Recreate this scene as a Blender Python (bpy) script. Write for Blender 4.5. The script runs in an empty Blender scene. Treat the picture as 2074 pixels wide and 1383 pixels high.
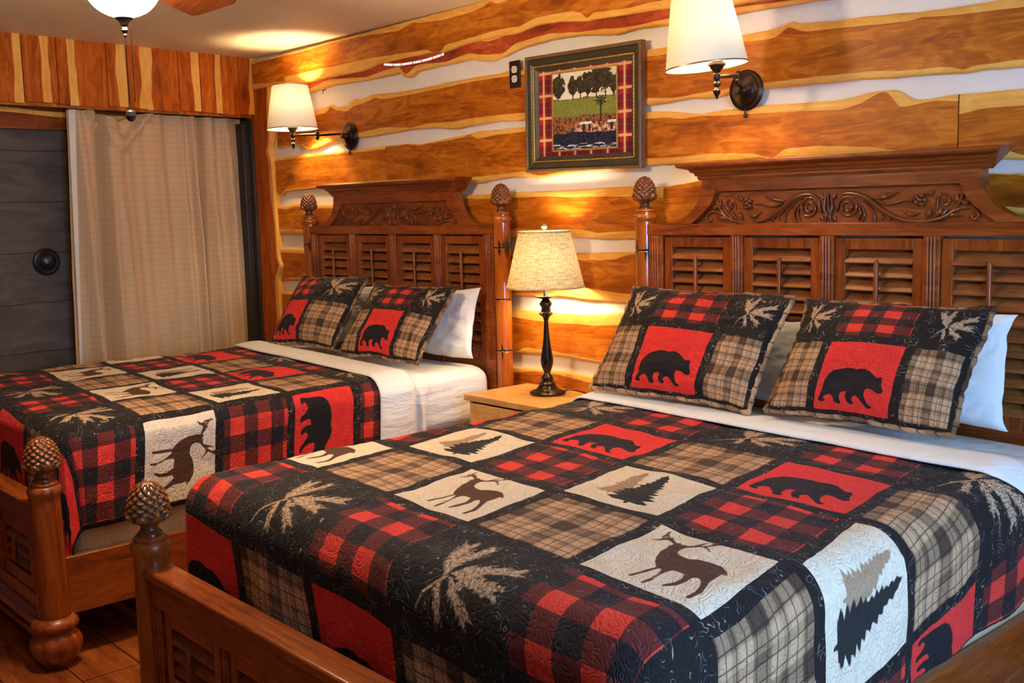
import bpy, math, random
import numpy as np
from mathutils import Matrix, Vector

SC = bpy.context.scene
COL = SC.collection
random.seed(7)
RNG = np.random.default_rng(7)
PI = math.pi

# ------------------------------------------------------------------ camera
cd = bpy.data.cameras.new('camera')
cam = bpy.data.objects.new('camera', cd)
COL.objects.link(cam)
SC.camera = cam
cd.sensor_width = 36.0
cd.lens = 36.0 * 2176.94 / 2074.0
cd.clip_start = 0.05
CA = Vector((0.6668145, 0.74481084, -0.02480391))
CB = Vector((-0.07612996, 0.10119186, 0.99194982))
CF = Vector((-0.74132493, 0.6595582, -0.12417862))
M = Matrix((CA, CB, -CF)).transposed().to_4x4()
M.translation = Vector((3.3827, -3.2248, 1.4713))
cam.matrix_world = M

# ------------------------------------------------------------------ world, exposure
wd = bpy.data.worlds.new('world')
SC.world = wd
wd.use_nodes = True
wd.node_tree.nodes['Background'].inputs[0].default_value = (0.55, 0.75, 1.0, 1)
wd.node_tree.nodes['Background'].inputs[1].default_value = 1.0
SC.view_settings.view_transform = 'Standard'
SC.view_settings.look = 'None'
SC.view_settings.gamma = 1.0
SC.view_settings.use_curve_mapping = False
SC.view_settings.exposure = EXPOSURE = 0.56
BULB, LAMP_BULB, BOWL, DAY = 400.0, 280.0, 175.0, 76.0

def area(name, loc, direction, sx, sy, energy, color):
    l = bpy.data.lights.new(name, 'AREA')
    l.shape = 'RECTANGLE'; l.size = sx; l.size_y = sy
    l.energy = energy; l.color = color
    o = bpy.data.objects.new(name, l); COL.objects.link(o)
    o.location = loc
    o.rotation_euler = Vector(direction).to_track_quat('-Z', 'Z').to_euler()
    return o
# daylight through the window in the right wall
area('window_daylight', (4.18, -1.75, 1.35), (-1, 0, -0.12), 1.25, 1.15, DAY, (0.27, 0.52, 1.0))

# ------------------------------------------------------------------ node helper
class NT:
    def __init__(s, name):
        s.mat = bpy.data.materials.new(name)
        s.mat.use_nodes = True
        s.t = s.mat.node_tree
        s.t.nodes.clear()
        s.out = s.t.nodes.new('ShaderNodeOutputMaterial')
    def n(s, typ, ins=None, **kw):
        nd = s.t.nodes.new('ShaderNode' + typ)
        for k, v in kw.items():
            setattr(nd, k, v)
        for k, v in (ins or {}).items():
            s.set(nd.inputs[k], v)
        return nd
    def set(s, inp, v):
        if isinstance(v, bpy.types.NodeSocket):
            s.t.links.new(v, inp)
        elif isinstance(v, (tuple, list)) and inp.type == 'RGBA' and len(v) == 3:
            inp.default_value = (*v, 1)
        else:
            inp.default_value = v
    def m(s, op, a, b=0.0, c=0.0, clamp=False):
        nd = s.n('Math', {0: a, 1: b, 2: c}, operation=op)
        nd.use_clamp = clamp
        return nd.outputs[0]
    def mix(s, f, a, b, blend='MIX'):
        nd = s.n('Mix', data_type='RGBA', blend_type=blend)
        s.set(nd.inputs[0], f); s.set(nd.inputs[6], a); s.set(nd.inputs[7], b)
        return nd.outputs[2]
    def noise(s, vec, scale, detail=3.0, rough=0.5, dist=0.0):
        return s.n('TexNoise', {'Vector': vec, 'Scale': scale, 'Detail': detail, 'Roughness': rough, 'Distortion': dist}).outputs['Fac']
    def ramp(s, f, stops, interp='LINEAR'):
        nd = s.n('ValToRGB', {0: f})
        cr = nd.color_ramp; cr.interpolation = interp
        while len(cr.elements) < len(stops):
            cr.elements.new(0.5)
        for e, (p, c) in zip(cr.elements, stops):
            e.position = p; e.color = (*c, 1)
        return nd.outputs[0]
    def step(s, v, a, b):
        nd = s.n('MapRange', {0: v, 1: a, 2: b, 3: 0.0, 4: 1.0}, interpolation_type='SMOOTHSTEP')
        return nd.outputs[0]
    def mapping(s, vec, scale=(1, 1, 1), loc=(0, 0, 0), rot=(0, 0, 0)):
        return s.n('Mapping', {0: vec, 1: loc, 2: rot, 3: scale}).outputs[0]
    def obj(s):
        return s.n('TexCoord').outputs['Object']
    def uv(s, name):
        return s.n('UVMap', uv_map=name).outputs[0]
    def xyz(s, vec):
        nd = s.n('SeparateXYZ', {0: vec})
        return nd.outputs[0], nd.outputs[1], nd.outputs[2]
    def bump(s, h, strength=0.3, dist=0.01, normal=None):
        ins = {'Height': h, 'Strength': strength, 'Distance': dist}
        if normal is not None:
            ins['Normal'] = normal
        return s.n('Bump', ins).outputs[0]
    def bsdf(s, color, rough=0.5, metal=0.0, normal=None, spec=0.5, **kw):
        ins = {'Base Color': color, 'Roughness': rough, 'Metallic': metal, 'Specular IOR Level': spec}
        for k, v in kw.items():
            ins[k.replace('_', ' ')] = v
        if normal is not None:
            ins['Normal'] = normal
        p = s.n('BsdfPrincipled', ins)
        s.t.links.new(p.outputs[0], s.out.inputs[0])
        return p

MATS = {}
def mat(f):
    MATS[f.__name__] = f()
    return f

def plain(name, color, rough=0.5, metal=0.0, spec=0.5, vary=0.0, bumpy=0.0, scale=40.0, **kw):
    t = NT(name)
    c = color; nrm = None
    v = t.obj()
    if vary:
        f = t.noise(v, scale, 4)
        c = t.mix(f, tuple(x * (1 - vary) for x in color), tuple(min(1, x * (1 + vary)) for x in color))
    if bumpy:
        nrm = t.bump(t.noise(v, scale * 2, 3), bumpy, 0.005)
    t.bsdf(c, rough, metal, nrm, spec, **kw)
    MATS[name] = t.mat
    return t.mat

def board_wood(name, axis, dark, mid, light, rough=0.42, knots=True, spec=0.2):
    """sawn cedar, grain along one axis; every board is shifted by its own random offset"""
    t = NT(name)
    rnd = t.n('ObjectInfo').outputs['Random']
    off = t.n('CombineXYZ', {0: t.m('MULTIPLY', rnd, 37.0), 1: t.m('MULTIPLY', rnd, 11.0), 2: t.m('MULTIPLY', rnd, 23.0)}).outputs[0]
    v = t.n('VectorMath', {0: t.obj(), 1: off}, operation='ADD').outputs[0]
    sc = {'x': (1.0, 9, 9), 'y': (9, 1.0, 9), 'z': (9, 9, 1.0)}[axis]
    g = t.mapping(v, sc)
    warp = t.noise(t.mapping(v, tuple(2.2 if x == 1.0 else 4.0 for x in sc)), 1.6, 3)
    f1 = t.noise(g, 1.3, 6, 0.62, 1.2)
    fine = t.noise(t.mapping(v, tuple(2.0 if x == 1.0 else 60.0 for x in sc)), 1.5, 3)
    rings = t.m('SINE', t.m('MULTIPLY', t.m('ADD', f1, warp), 34.0))
    f = t.m('ADD', t.m('MULTIPLY', f1, 0.75), t.m('MULTIPLY', t.m('ADD', t.m('MULTIPLY', rings, 0.06), t.m('MULTIPLY', fine, 0.25)), 1.0))
    c = t.ramp(f, [(0.32, dark), (0.52, mid), (0.72, light)])
    if knots:
        ks = tuple(2.2 if x == 1.0 else 4.6 for x in sc)
        vd = t.n('TexVoronoi', {'Vector': t.mapping(v, ks), 'Scale': 1.0}).outputs['Distance']
        k = t.step(vd, 0.16, 0.05)
        c = t.mix(t.m('MULTIPLY', k, 0.75), c, tuple(x * 0.35 for x in dark))
        halo = t.step(vd, 0.34, 0.14)
        c = t.mix(t.m('MULTIPLY', halo, 0.35), c, dark)
    c = t.mix(t.m('MULTIPLY', t.m('SUBTRACT', rnd, 0.5), 0.3, clamp=True), c, dark)
    t.bsdf(c, rough, 0, t.bump(f, 0.25, 0.004), spec)
    MATS[name] = t.mat
    return t.mat

HV = ((0.22, 0.038, 0.003), (0.45, 0.095, 0.006), (0.64, 0.185, 0.018))
H = ((0.25, 0.050, 0.003), (0.49, 0.135, 0.007), (0.70, 0.265, 0.022))
S = ((0.70, 0.31, 0.045), (0.82, 0.42, 0.08), (0.90, 0.54, 0.14))
board_wood('heart_x', 'x', *H)
board_wood('heart_z', 'z', *HV)
board_wood('sap_x', 'x', *S, knots=False)
board_wood('sap_z', 'z', *S, knots=False)
board_wood('red_x', 'x', (0.22, 0.03, 0.008), (0.47, 0.075, 0.02), (0.62, 0.15, 0.04))
board_wood('pine_x', 'x', (0.50, 0.24, 0.06), (0.66, 0.36, 0.11), (0.76, 0.46, 0.17), 0.35)
board_wood('mahogany_x', 'x', (0.125, 0.0225, 0.0035), (0.265, 0.055, 0.007), (0.38, 0.094, 0.013), 0.3, False, 0.4)
board_wood('mahogany_z', 'z', (0.125, 0.0225, 0.0035), (0.265, 0.055, 0.007), (0.38, 0.094, 0.013), 0.3, False, 0.4)
board_wood('mahogany_y', 'y', (0.125, 0.0225, 0.0035), (0.265, 0.055, 0.007), (0.38, 0.094, 0.013), 0.3, False, 0.4)
board_wood('slat_x', 'x', (0.14, 0.038, 0.010), (0.26, 0.080, 0.019), (0.37, 0.128, 0.032), 0.45, False)
plain('carved', (0.17, 0.040, 0.008), 0.18, spec=0.6, vary=0.35, scale=25)
plain('groove_dark', (0.012, 0.006, 0.004), 0.7)
plain('plaster', (0.82, 0.76, 0.66), 0.75, vary=0.06, bumpy=0.15, scale=14)
plain('bronze', (0.035, 0.022, 0.016), 0.32, 0.85, vary=0.4, scale=30)
plain('lamp_metal', (0.03, 0.024, 0.02), 0.25, 0.75, vary=0.3, scale=50)
plain('black_plastic', (0.012, 0.010, 0.012), 0.3)
plain('brown_plastic', (0.016, 0.008, 0.007), 0.35)
plain('ivory_plastic', (0.75, 0.66, 0.48), 0.4)
plain('steel', (0.6, 0.6, 0.6), 0.25, 1.0)
plain('brass', (0.55, 0.38, 0.16), 0.3, 1.0)
def sheet_mat():
    t = NT('sheet_white')
    v = t.obj()
    w = t.n('VectorMath', {0: v, 1: t.n('VectorMath', {0: t.n('TexNoise', {'Vector': v, 'Scale': 3.0, 'Detail': 2.0}).outputs['Color'], 1: (.12, .12, .12)}, operation='MULTIPLY').outputs[0]}, operation='ADD').outputs[0]
    n = t.noise(t.mapping(w, (5, 5, 22)), 1.0, 3, 0.55)
    n2 = t.noise(w, 13, 3)
    t.bsdf((0.80, 0.78, 0.72), 0.85, 0, t.bump(t.m('ADD', n, t.m('MULTIPLY', n2, 0.4)), 0.55, 0.02), 0.3)
    MATS['sheet_white'] = t.mat
sheet_mat()
plain('gold_leaf', (0.55, 0.32, 0.07), 0.4, 0.6, vary=0.4, scale=60, bumpy=0.5)
plain('frame_dark', (0.045, 0.036, 0.018), 0.35, vary=0.6, scale=30, bumpy=0.2)
plain('frame_brown', (0.16, 0.085, 0.035), 0.4, vary=0.4, scale=30)
plain('dark_frame', (0.03, 0.022, 0.018), 0.5)
plain('wall_paint', (0.15, 0.07, 0.03), 0.7, vary=0.1, scale=3)

def post_wood():
    t = NT('post_wood')
    v = t.obj()
    f = t.noise(t.mapping(v, (9, 9, 1)), 1.5, 5, 0.6, 0.8)
    c = t.ramp(f, [(0.3, (0.20, 0.038, 0.004)), (0.5, (0.38, 0.088, 0.008)), (0.72, (0.58, 0.18, 0.016))])
    # dark age cracks running both ways from each bamboo joint
    z = t.xyz(v)[2]
    ph = t.m('ABSOLUTE', t.m('SUBTRACT', t.m('FRACT', t.m('DIVIDE', t.m('SUBTRACT', z, 1.295), 0.2275)), 0.5))
    near = t.step(ph, 0.2, 0.46)
    st = t.noise(t.mapping(v, (48, 48, 2.6)), 1.0, 2)
    crack = t.m('MULTIPLY', t.step(t.m('ADD', st, t.m('MULTIPLY', near, 0.16)), 0.70, 0.725), near)
    c = t.mix(crack, c, (0.012, 0.006, 0.004))
    c = t.mix(t.step(ph, 0.482, 0.49), c, (0.012, 0.006, 0.004))
    t.bsdf(c, 0.2, 0, None, 0.6, Coat_Weight=0.3, Coat_Roughness=0.12)
    MATS['post_wood'] = t.mat
post_wood()

def cone_wood():
    t = NT('cone_wood')
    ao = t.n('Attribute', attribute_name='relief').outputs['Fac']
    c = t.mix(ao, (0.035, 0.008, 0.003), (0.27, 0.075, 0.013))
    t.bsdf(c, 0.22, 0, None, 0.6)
    MATS['cone_wood'] = t.mat
cone_wood()

def shade(name, col, linen, tau):
    t = NT(name)
    v = t.obj()
    c = col
    if linen:
        a = t.noise(t.mapping(v, (30, 30, 260)), 1.0, 2)
        b = t.noise(t.mapping(v, (260, 260, 22)), 1.0, 2)
        f = t.m('ADD', t.m('MULTIPLY', a, 0.55), t.m('MULTIPLY', b, 0.45))
        c = t.ramp(f, [(0.36, tuple(x * 0.45 for x in col)), (0.62, col)])
    d = t.n('BsdfDiffuse', {0: c})
    tr = t.n('BsdfTranslucent', {0: c})
    mx = t.n('MixShader', {0: tau, 1: d.outputs[0], 2: tr.outputs[0]})
    t.t.links.new(mx.outputs[0], t.out.inputs[0])
    MATS[name] = t.mat
shade('shade_linen', (0.84, 0.63, 0.30), True, 0.040)
shade('shade_cream', (0.88, 0.78, 0.56), False, 0.021)

def emit(name, col, strength):
    t = NT(name)
    e = t.n('Emission', {0: (*col, 1), 1: strength})
    t.t.links.new(e.outputs[0], t.out.inputs[0])
    MATS[name] = t.mat
emit('bulb_glow', (1.0, 0.77, 0.50), BULB)
emit('lamp_bulb_glow', (1.0, 0.80, 0.55), LAMP_BULB)
emit('bowl_glow', (1.0, 0.78, 0.53), BOWL)
emit('fan_bulb_glow', (1.0, 0.78, 0.53), 1200.0)
emit('led_glow', (1.0, 0.62, 0.78), 3.0)

def ceiling_mat():
    t = NT('ceiling_texture')
    v = t.obj()
    h = t.noise(v, 85, 3, 0.6)
    t.bsdf((0.86, 0.70, 0.43), 0.5, 0, t.bump(t.step(h, 0.4, 0.62), 0.5, 0.004), 0.45)
    MATS['ceiling_texture'] = t.mat
ceiling_mat()

def floor_mat():
    t = NT('floor_planks')
    v = t.obj()
    br = t.n('TexBrick', {'Vector': v, 'Color1': (0.0, 0, 0, 1), 'Color2': (1, 1, 1, 1), 'Mortar': (0.5, 0.5, 0.5, 1), 'Scale': 1.0,
                          'Mortar Size': 0.0025, 'Brick Width': 1.3, 'Row Height': 0.19, 'Bias': 0.0})
    br.offset = 0.37
    g = t.noise(t.mapping(v, (1.2, 11, 1)), 1.5, 6, 0.6, 1.2)
    c = t.ramp(g, [(0.3, (0.12, 0.026, 0.007)), (0.52, (0.28, 0.068, 0.014)), (0.74, (0.42, 0.13, 0.028))])
    c = t.mix(t.m('MULTIPLY', br.outputs[0], 0.35), c, (0.10, 0.022, 0.008))
    y = t.xyz(v)[1]
    wob = t.m('MULTIPLY', t.m('SUBTRACT', t.noise(t.mapping(v, (2, 0, 0)), 1.0, 2), 0.5), 0.05)
    fr = t.m('FRACT', t.m('DIVIDE', t.m('ADD', y, wob), 0.57))
    sap = t.m('MULTIPLY', t.step(fr, 0.93, 0.94), t.step(fr, 0.99, 0.98))
    c = t.mix(sap, c, (0.62, 0.30, 0.07))
    c = t.mix(br.outputs[1], c, (0.02, 0.008, 0.004))
    t.bsdf(c, 0.22, 0, t.bump(br.outputs[1], -0.4, 0.003), 0.5)
    MATS['floor_planks'] = t.mat
floor_mat()

def curtain_mat():
    t = NT('curtain_cloth')
    uv = t.uv('fab')
    u, w, _ = t.xyz(uv)
    d1 = t.m('SINE', t.m('MULTIPLY', t.m('ADD', u, t.m('MULTIPLY', w, 0.8)), 120.0))
    d2 = t.m('SINE', t.m('MULTIPLY', t.m('SUBTRACT', u, t.m('MULTIPLY', w, 0.8)), 120.0))
    dia = t.m('MULTIPLY', d1, d2)
    c = t.mix(t.step(dia, -0.3, 0.5), (0.58, 0.38, 0.185), (0.64, 0.425, 0.21))
    c = t.mix(t.m('MULTIPLY', t.noise(uv, 5, 3), 0.35), c, (0.48, 0.33, 0.20))
    t.bsdf(c, 0.6, 0, t.bump(dia, 0.10, 0.002), 0.3, Sheen_Weight=0.3)
    MATS['curtain_cloth'] = t.mat
curtain_mat()
plain('curtain_lining', (0.72, 0.66, 0.52), 0.8)

def panel_mat():
    t = NT('panel_grey')
    v = t.obj()
    n1 = t.noise(t.mapping(v, (3, 3, 9)), 1.3, 5, 0.6, 1.0)
    c = t.ramp(n1, [(0.3, (0.052, 0.040, 0.032)), (0.7, (0.125, 0.095, 0.072))])
    z = t.xyz(v)[2]
    zz = t.m('ADD', z, t.m('MULTIPLY', t.noise(t.mapping(v, (3, 3, 1)), 1.2, 2), 0.035))
    fr = t.m('FRACT', t.m('DIVIDE', zz, 0.262))
    seam = t.m('MULTIPLY', t.step(fr, 0.0, 0.006), t.step(fr, 0.03, 0.012))
    c = t.mix(t.m('MULTIPLY', seam, 0.7), c, (0.012, 0.009, 0.008))
    t.bsdf(c, 0.55, 0, t.bump(t.m('SUBTRACT', t.m('MULTIPLY', n1, 0.6), seam), 0.4, 0.006), 0.4)
    MATS['panel_grey'] = t.mat
panel_mat()

def tartan():
    t = NT('tartan_mat')
    uv = t.uv('fab')
    u, w, _ = t.xyz(uv)
    def st(x):
        f = t.m('FRACT', t.m('MULTIPLY', x, 5.2))
        band = t.m('MULTIPLY', t.step(f, 0.30, 0.32), t.step(f, 0.84, 0.82))
        line = t.m('MULTIPLY', t.step(f, 0.05, 0.07), t.step(f, 0.19, 0.17))
        fine = t.m('MULTIPLY', t.step(f, 0.54, 0.55), t.step(f, 0.61, 0.60))
        return band, line, fine
    b1, l1, f1 = st(u); b2, l2, f2 = st(w)
    c = t.mix(t.m('MULTIPLY', b1, 0.62), (0.42, 0.025, 0.02), (0.045, 0.012, 0.02))
    c = t.mix(t.m('MULTIPLY', b2, 0.62), c, (0.04, 0.012, 0.03))
    c = t.mix(t.m('MULTIPLY', t.m('MAXIMUM', f1, f2), 0.6), c, (0.30, 0.03, 0.03))
    c = t.mix(t.m('MULTIPLY', l1, 0.75), c, (0.78, 0.52, 0.24))
    c = t.mix(t.m('MULTIPLY', l2, 0.75), c, (0.78, 0.52, 0.24))
    t.bsdf(c, 0.25, 0, None, 0.4)
    MATS['tartan_mat'] = t.mat
tartan()

def vcol(name, rough):
    t = NT(name)
    t.bsdf(t.n('Attribute', attribute_name='ink').outputs['Color'], rough, 0, None, 0.4)
    MATS[name] = t.mat
vcol('photo_print', 0.25)

# ---- quilt cloth: one material per kind of patch; cut-out figures come from distance fields stored on the mesh
def cloth(kind):
    t = NT('quilt_' + kind)
    fab, pat = t.uv('fab'), t.uv('pat')
    n = t.noise(fab, 17.0, 2.0, 0.5)
    s = t.m('ABSOLUTE', t.m('SINE', t.m('MULTIPLY', n, 36.0)))
    h = t.m('POWER', s, 0.45)
    weave = t.noise(fab, 420.0, 2)
    wr = t.noise(t.mapping(fab, (4.5, 7.5, 1)), 4.0, 4)
    m1 = t.n('Attribute', attribute_name='m1').outputs['Fac']
    m2 = t.n('Attribute', attribute_name='m2').outputs['Fac']
    in1, in2 = t.step(m1, 0.006, -0.004), t.step(m2, 0.006, -0.004)
    u, w, _ = t.xyz(pat)
    spark = False
    if kind == 'red':
        c = t.mix(wr, (0.62, 0.022, 0.020), (0.78, 0.045, 0.028))
        c = t.mix(in1, c, (0.014, 0.011, 0.012))
    elif kind == 'cream':
        c = t.mix(wr, (0.64, 0.50, 0.33), (0.75, 0.61, 0.43))
        c = t.mix(in2, c, (0.36, 0.22, 0.12))
        c = t.mix(in1, c, t.mix(t.m('MINIMUM', t.m('MULTIPLY', t.m('ABSOLUTE', t.m('SUBTRACT', m2, 2.0)), 1.0), 1.0), (0.085, 0.034, 0.017), (0.022, 0.019, 0.016)))
    elif kind in ('black', 'pine'):
        c = t.mix(wr, (0.009, 0.007, 0.006), (0.020, 0.014, 0.011))
        if kind == 'pine':
            needle = t.noise(t.mapping(pat, (70, 28, 1), rot=(0, 0, 0.7)), 1.0, 2)
            needle = t.step(needle, 0.40, 0.56)
            c = t.mix(in1, c, t.mix(needle, (0.20, 0.115, 0.06), (0.56, 0.37, 0.22)))
        spark = True
    elif kind == 'check':
        a = t.m('FLOOR', t.m('MODULO', t.m('ADD', t.m('MULTIPLY', u, 4.75), 10.3), 2.0))
        b = t.m('FLOOR', t.m('MODULO', t.m('ADD', t.m('MULTIPLY', w, 4.75), 10.55), 2.0))
        both = t.m('MULTIPLY', a, b)
        one = t.m('MAXIMUM', a, b)
        c = t.mix(one, (0.014, 0.011, 0.012), (0.125, 0.018, 0.014))
        c = t.mix(both, c, (0.76, 0.045, 0.024))
        c = t.mix(t.m('MULTIPLY', wr, 0.25), c, (0.05, 0.012, 0.01))
    else:
        def bands(x, o):
            f = t.m('FRACT', t.m('ADD', t.m('MULTIPLY', x, 1.9), o))
            wide = t.m('MULTIPLY', t.step(f, 0.0, 0.06), t.step(f, 0.42, 0.34))
            mid = t.m('MULTIPLY', t.step(f, 0.60, 0.62), t.step(f, 0.76, 0.74))
            g = t.m('FRACT', t.m('ADD', t.m('MULTIPLY', x, 9.5), o))
            line = t.m('MULTIPLY', t.step(g, 0.02, 0.05), t.step(g, 0.16, 0.12))
            return t.m('ADD', t.m('MULTIPLY', wide, 0.5), t.m('MULTIPLY', mid, 0.26)), line
        b1, l1 = bands(u, 0.15); b2, l2 = bands(w, 0.35)
        base = t.mix(wr, (0.42, 0.225, 0.105), (0.62, 0.375, 0.195))
        f = t.m('MINIMUM', t.m('ADD', b1, b2), 0.92)
        c = t.mix(f, base, (0.035, 0.018, 0.011))
        c = t.mix(t.m('MULTIPLY', t.m('MAXIMUM', l1, l2), 0.72), c, (0.03, 0.017, 0.012))
    if spark or kind == 'check':
        gate = t.step(t.noise(fab, 30.0, 1), 0.50, 0.55)
        th = t.m('MULTIPLY', t.step(s, 0.17, 0.07), gate)
        c = t.mix(t.m('MULTIPLY', th, 0.62 if spark else 0.2), c, (0.52, 0.44, 0.34))
    hh = t.m('ADD', t.m('MULTIPLY', h, 1.0), t.m('ADD', t.m('MULTIPLY', weave, 0.06), t.m('MULTIPLY', wr, 1.0)))
    t.bsdf(c, 0.8, 0, t.bump(hh, 0.55, 0.0045), 0.15, Sheen_Weight=0.03, Sheen_Roughness=0.5)
    MATS['quilt_' + kind] = t.mat
KINDS = ['black', 'red', 'cream', 'check', 'plaid', 'pine']
for k in KINDS:
    cloth(k)

def boxspring_mat():
    t = NT('boxspring_cloth')
    v = t.obj()
    x, y, z = t.xyz(v)
    q = t.m('MULTIPLY', t.m('SINE', t.m('MULTIPLY', t.m('ADD', y, z), 150.0)), t.m('SINE', t.m('MULTIPLY', t.m('SUBTRACT', y, z), 150.0)))
    c = t.mix(t.noise(v, 9, 4), (0.50, 0.38, 0.20), (0.66, 0.53, 0.32))
    t.bsdf(c, 0.7, 0, t.bump(q, 0.25, 0.003), 0.3)
    MATS['boxspring_cloth'] = t.mat
boxspring_mat()

# ------------------------------------------------------------------ mesh helpers
class MB:
    def __init__(s):
        s.v, s.f, s.m = [], [], []
    def add(s, verts, faces, mi=0):
        o = len(s.v)
        s.v += [tuple(map(float, p)) for p in verts]
        s.f += [tuple(i + o for i in f) for f in faces]
        s.m += [mi] * len(faces)
    def box(s, lo, hi, mi=0):
        (a, b, c), (d, e, g) = lo, hi
        s.add([(a, b, c), (d, b, c), (d, e, c), (a, e, c), (a, b, g), (d, b, g), (d, e, g), (a, e, g)],
              [(0, 3, 2, 1), (4, 5, 6, 7), (0, 1, 5, 4), (1, 2, 6, 5), (2, 3, 7, 6), (3, 0, 4, 7)], mi)
    def obox(s, c, ax, ay, az, mi=0):
        c, ax, ay, az = map(np.array, (c, ax, ay, az))
        P = [c + i * ax + j * ay + k * az for k in (-1, 1) for i, j in ((-1, -1), (1, -1), (1, 1), (-1, 1))]
        s.add(P, [(0, 3, 2, 1), (4, 5, 6, 7), (0, 1, 5, 4), (1, 2, 6, 5), (2, 3, 7, 6), (3, 0, 4, 7)], mi)
    def lathe(s, prof, c=(0, 0, 0), seg=24, mi=0, caps=True):
        V, F = [], []
        n = len(prof)
        for r, z in prof:
            for k in range(seg):
                a = 2 * PI * k / seg
                V.append((c[0] + r * math.cos(a), c[1] + r * math.sin(a), c[2] + z))
        for i in range(n - 1):
            for k in range(seg):
                k2 = (k + 1) % seg
                F.append((i * seg + k, i * seg + k2, (i + 1) * seg + k2, (i + 1) * seg + k))
        if caps:
            F.append(tuple(range(seg))[::-1])
            F.append(tuple((n - 1) * seg + k for k in range(seg)))
        s.add(V, F, mi)
    def tube(s, pts, r, seg=8, mi=0, flat=1.0, up=(0, 0, 1)):
        P = np.array(pts, float); n = len(P)
        R = np.full(n, r) if np.isscalar(r) else np.array(r, float)
        T = np.gradient(P, axis=0); T /= np.linalg.norm(T, axis=1)[:, None] + 1e-12
        U = np.array(up, float)
        V, F = [], []
        for i in range(n):
            b = np.cross(T[i], U); lb = np.linalg.norm(b)
            b = b / lb if lb > 1e-4 else np.array((1.0, 0, 0))
            c = np.cross(b, T[i])
            for k in range(seg):
                a = 2 * PI * k / seg
                V.append(P[i] + R[i] * (math.cos(a) * b + flat * math.sin(a) * c))
        for i in range(n - 1):
            for k in range(seg):
                k2 = (k + 1) % seg
                F.append((i * seg + k, i * seg + k2, (i + 1) * seg + k2, (i + 1) * seg + k))
        F.append(tuple(range(seg))[::-1]); F.append(tuple((n - 1) * seg + k for k in range(seg)))
        s.add(V, F, mi)
    def prism(s, poly, fn0, fn1, mi=0):
        """polygon outline mapped by two functions into a front and a back outline"""
        n = len(poly)
        V = [fn0(p) for p in poly] + [fn1(p) for p in poly]
        F = [tuple(range(n)), tuple(range(2 * n - 1, n - 1, -1))]
        F += [(i, n + i, n + (i + 1) % n, (i + 1) % n) for i in range(n)]
        s.add(V, F, mi)
    def sweep_x(s, prof, x0, x1, mi=0, inset=None):
        """closed profile of (y, z) swept along x; inset gives how far each point is drawn in at both ends (mitred returns)"""
        n = len(prof)
        ins = inset or [0] * n
        V = [(x0 + i, y, z) for (y, z), i in zip(prof, ins)] + [(x1 - i, y, z) for (y, z), i in zip(prof, ins)]
        F = [tuple(range(n)), tuple(range(2 * n - 1, n - 1, -1))]
        F += [(i, n + i, n + (i + 1) % n, (i + 1) % n) for i in range(n)]
        s.add(V, F, mi)
    def build(s, name, mats, parent=None, bevel=0.0, smooth=35, loc=None):
        me = bpy.data.meshes.new(name)
        me.from_pydata(s.v, [], s.f)
        if isinstance(mats, str):
            mats = [mats]
        for k in mats:
            me.materials.append(MATS[k])
        if len(mats) > 1:
            me.polygons.foreach_set('material_index', s.m)
        import bmesh
        bm = bmesh.new(); bm.from_mesh(me)
        bmesh.ops.recalc_face_normals(bm, faces=bm.faces)
        bm.to_mesh(me); bm.free()
        if smooth:
            me.polygons.foreach_set('use_smooth', [True] * len(me.polygons))
            me.set_sharp_from_angle(angle=math.radians(smooth))
        me.update()
        o = bpy.data.objects.new(name, me); COL.objects.link(o)
        if parent is not None:
            o.parent = parent
        if loc:
            o.location = loc
        if bevel:
            b = o.modifiers.new('edges', 'BEVEL'); b.width = bevel; b.segments = 2; b.limit_method = 'ANGLE'; b.angle_limit = math.radians(40)
        return o

def np_mesh(name, V, F, mats, mi=None, parent=None, uvs=None, attrs=None, smooth=True):
    """quad mesh from arrays; uvs: name -> per-vertex Nx2, attrs: name -> per-vertex float"""
    me = bpy.data.meshes.new(name)
    V = np.asarray(V, np.float32); F = np.asarray(F, np.int32)
    me.vertices.add(len(V)); me.vertices.foreach_set('co', V.ravel())
    me.loops.add(F.size); me.loops.foreach_set('vertex_index', F.ravel())
    me.polygons.add(len(F))
    me.polygons.foreach_set('loop_start', np.arange(len(F), dtype=np.int32) * 4)
    for k in mats:
        me.materials.append(MATS[k])
    if mi is not None:
        me.polygons.foreach_set('material_index', np.asarray(mi, np.int32))
    me.polygons.foreach_set('use_smooth', np.full(len(F), smooth, bool))
    for k, uv in (uvs or {}).items():
        l = me.uv_layers.new(name=k)
        l.data.foreach_set('uv', np.asarray(uv, np.float32)[F.ravel()].ravel())
    for k, a in (attrs or {}).items():
        at = me.attributes.new(k, 'FLOAT', 'POINT')
        at.data.foreach_set('value', np.asarray(a, np.float32))
    me.update(); me.validate()
    o = bpy.data.objects.new(name, me); COL.objects.link(o)
    if parent is not None:
        o.parent = parent
    return o

def gridfaces(nu, nv, wrap=False):
    i, j = np.meshgrid(np.arange(nu if wrap else nu - 1), np.arange(nv - 1), indexing='ij')
    i2 = (i + 1) % nu
    return np.stack([i * nv + j, i2 * nv + j, i2 * nv + j + 1, i * nv + j + 1], -1).reshape(-1, 4)

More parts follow.
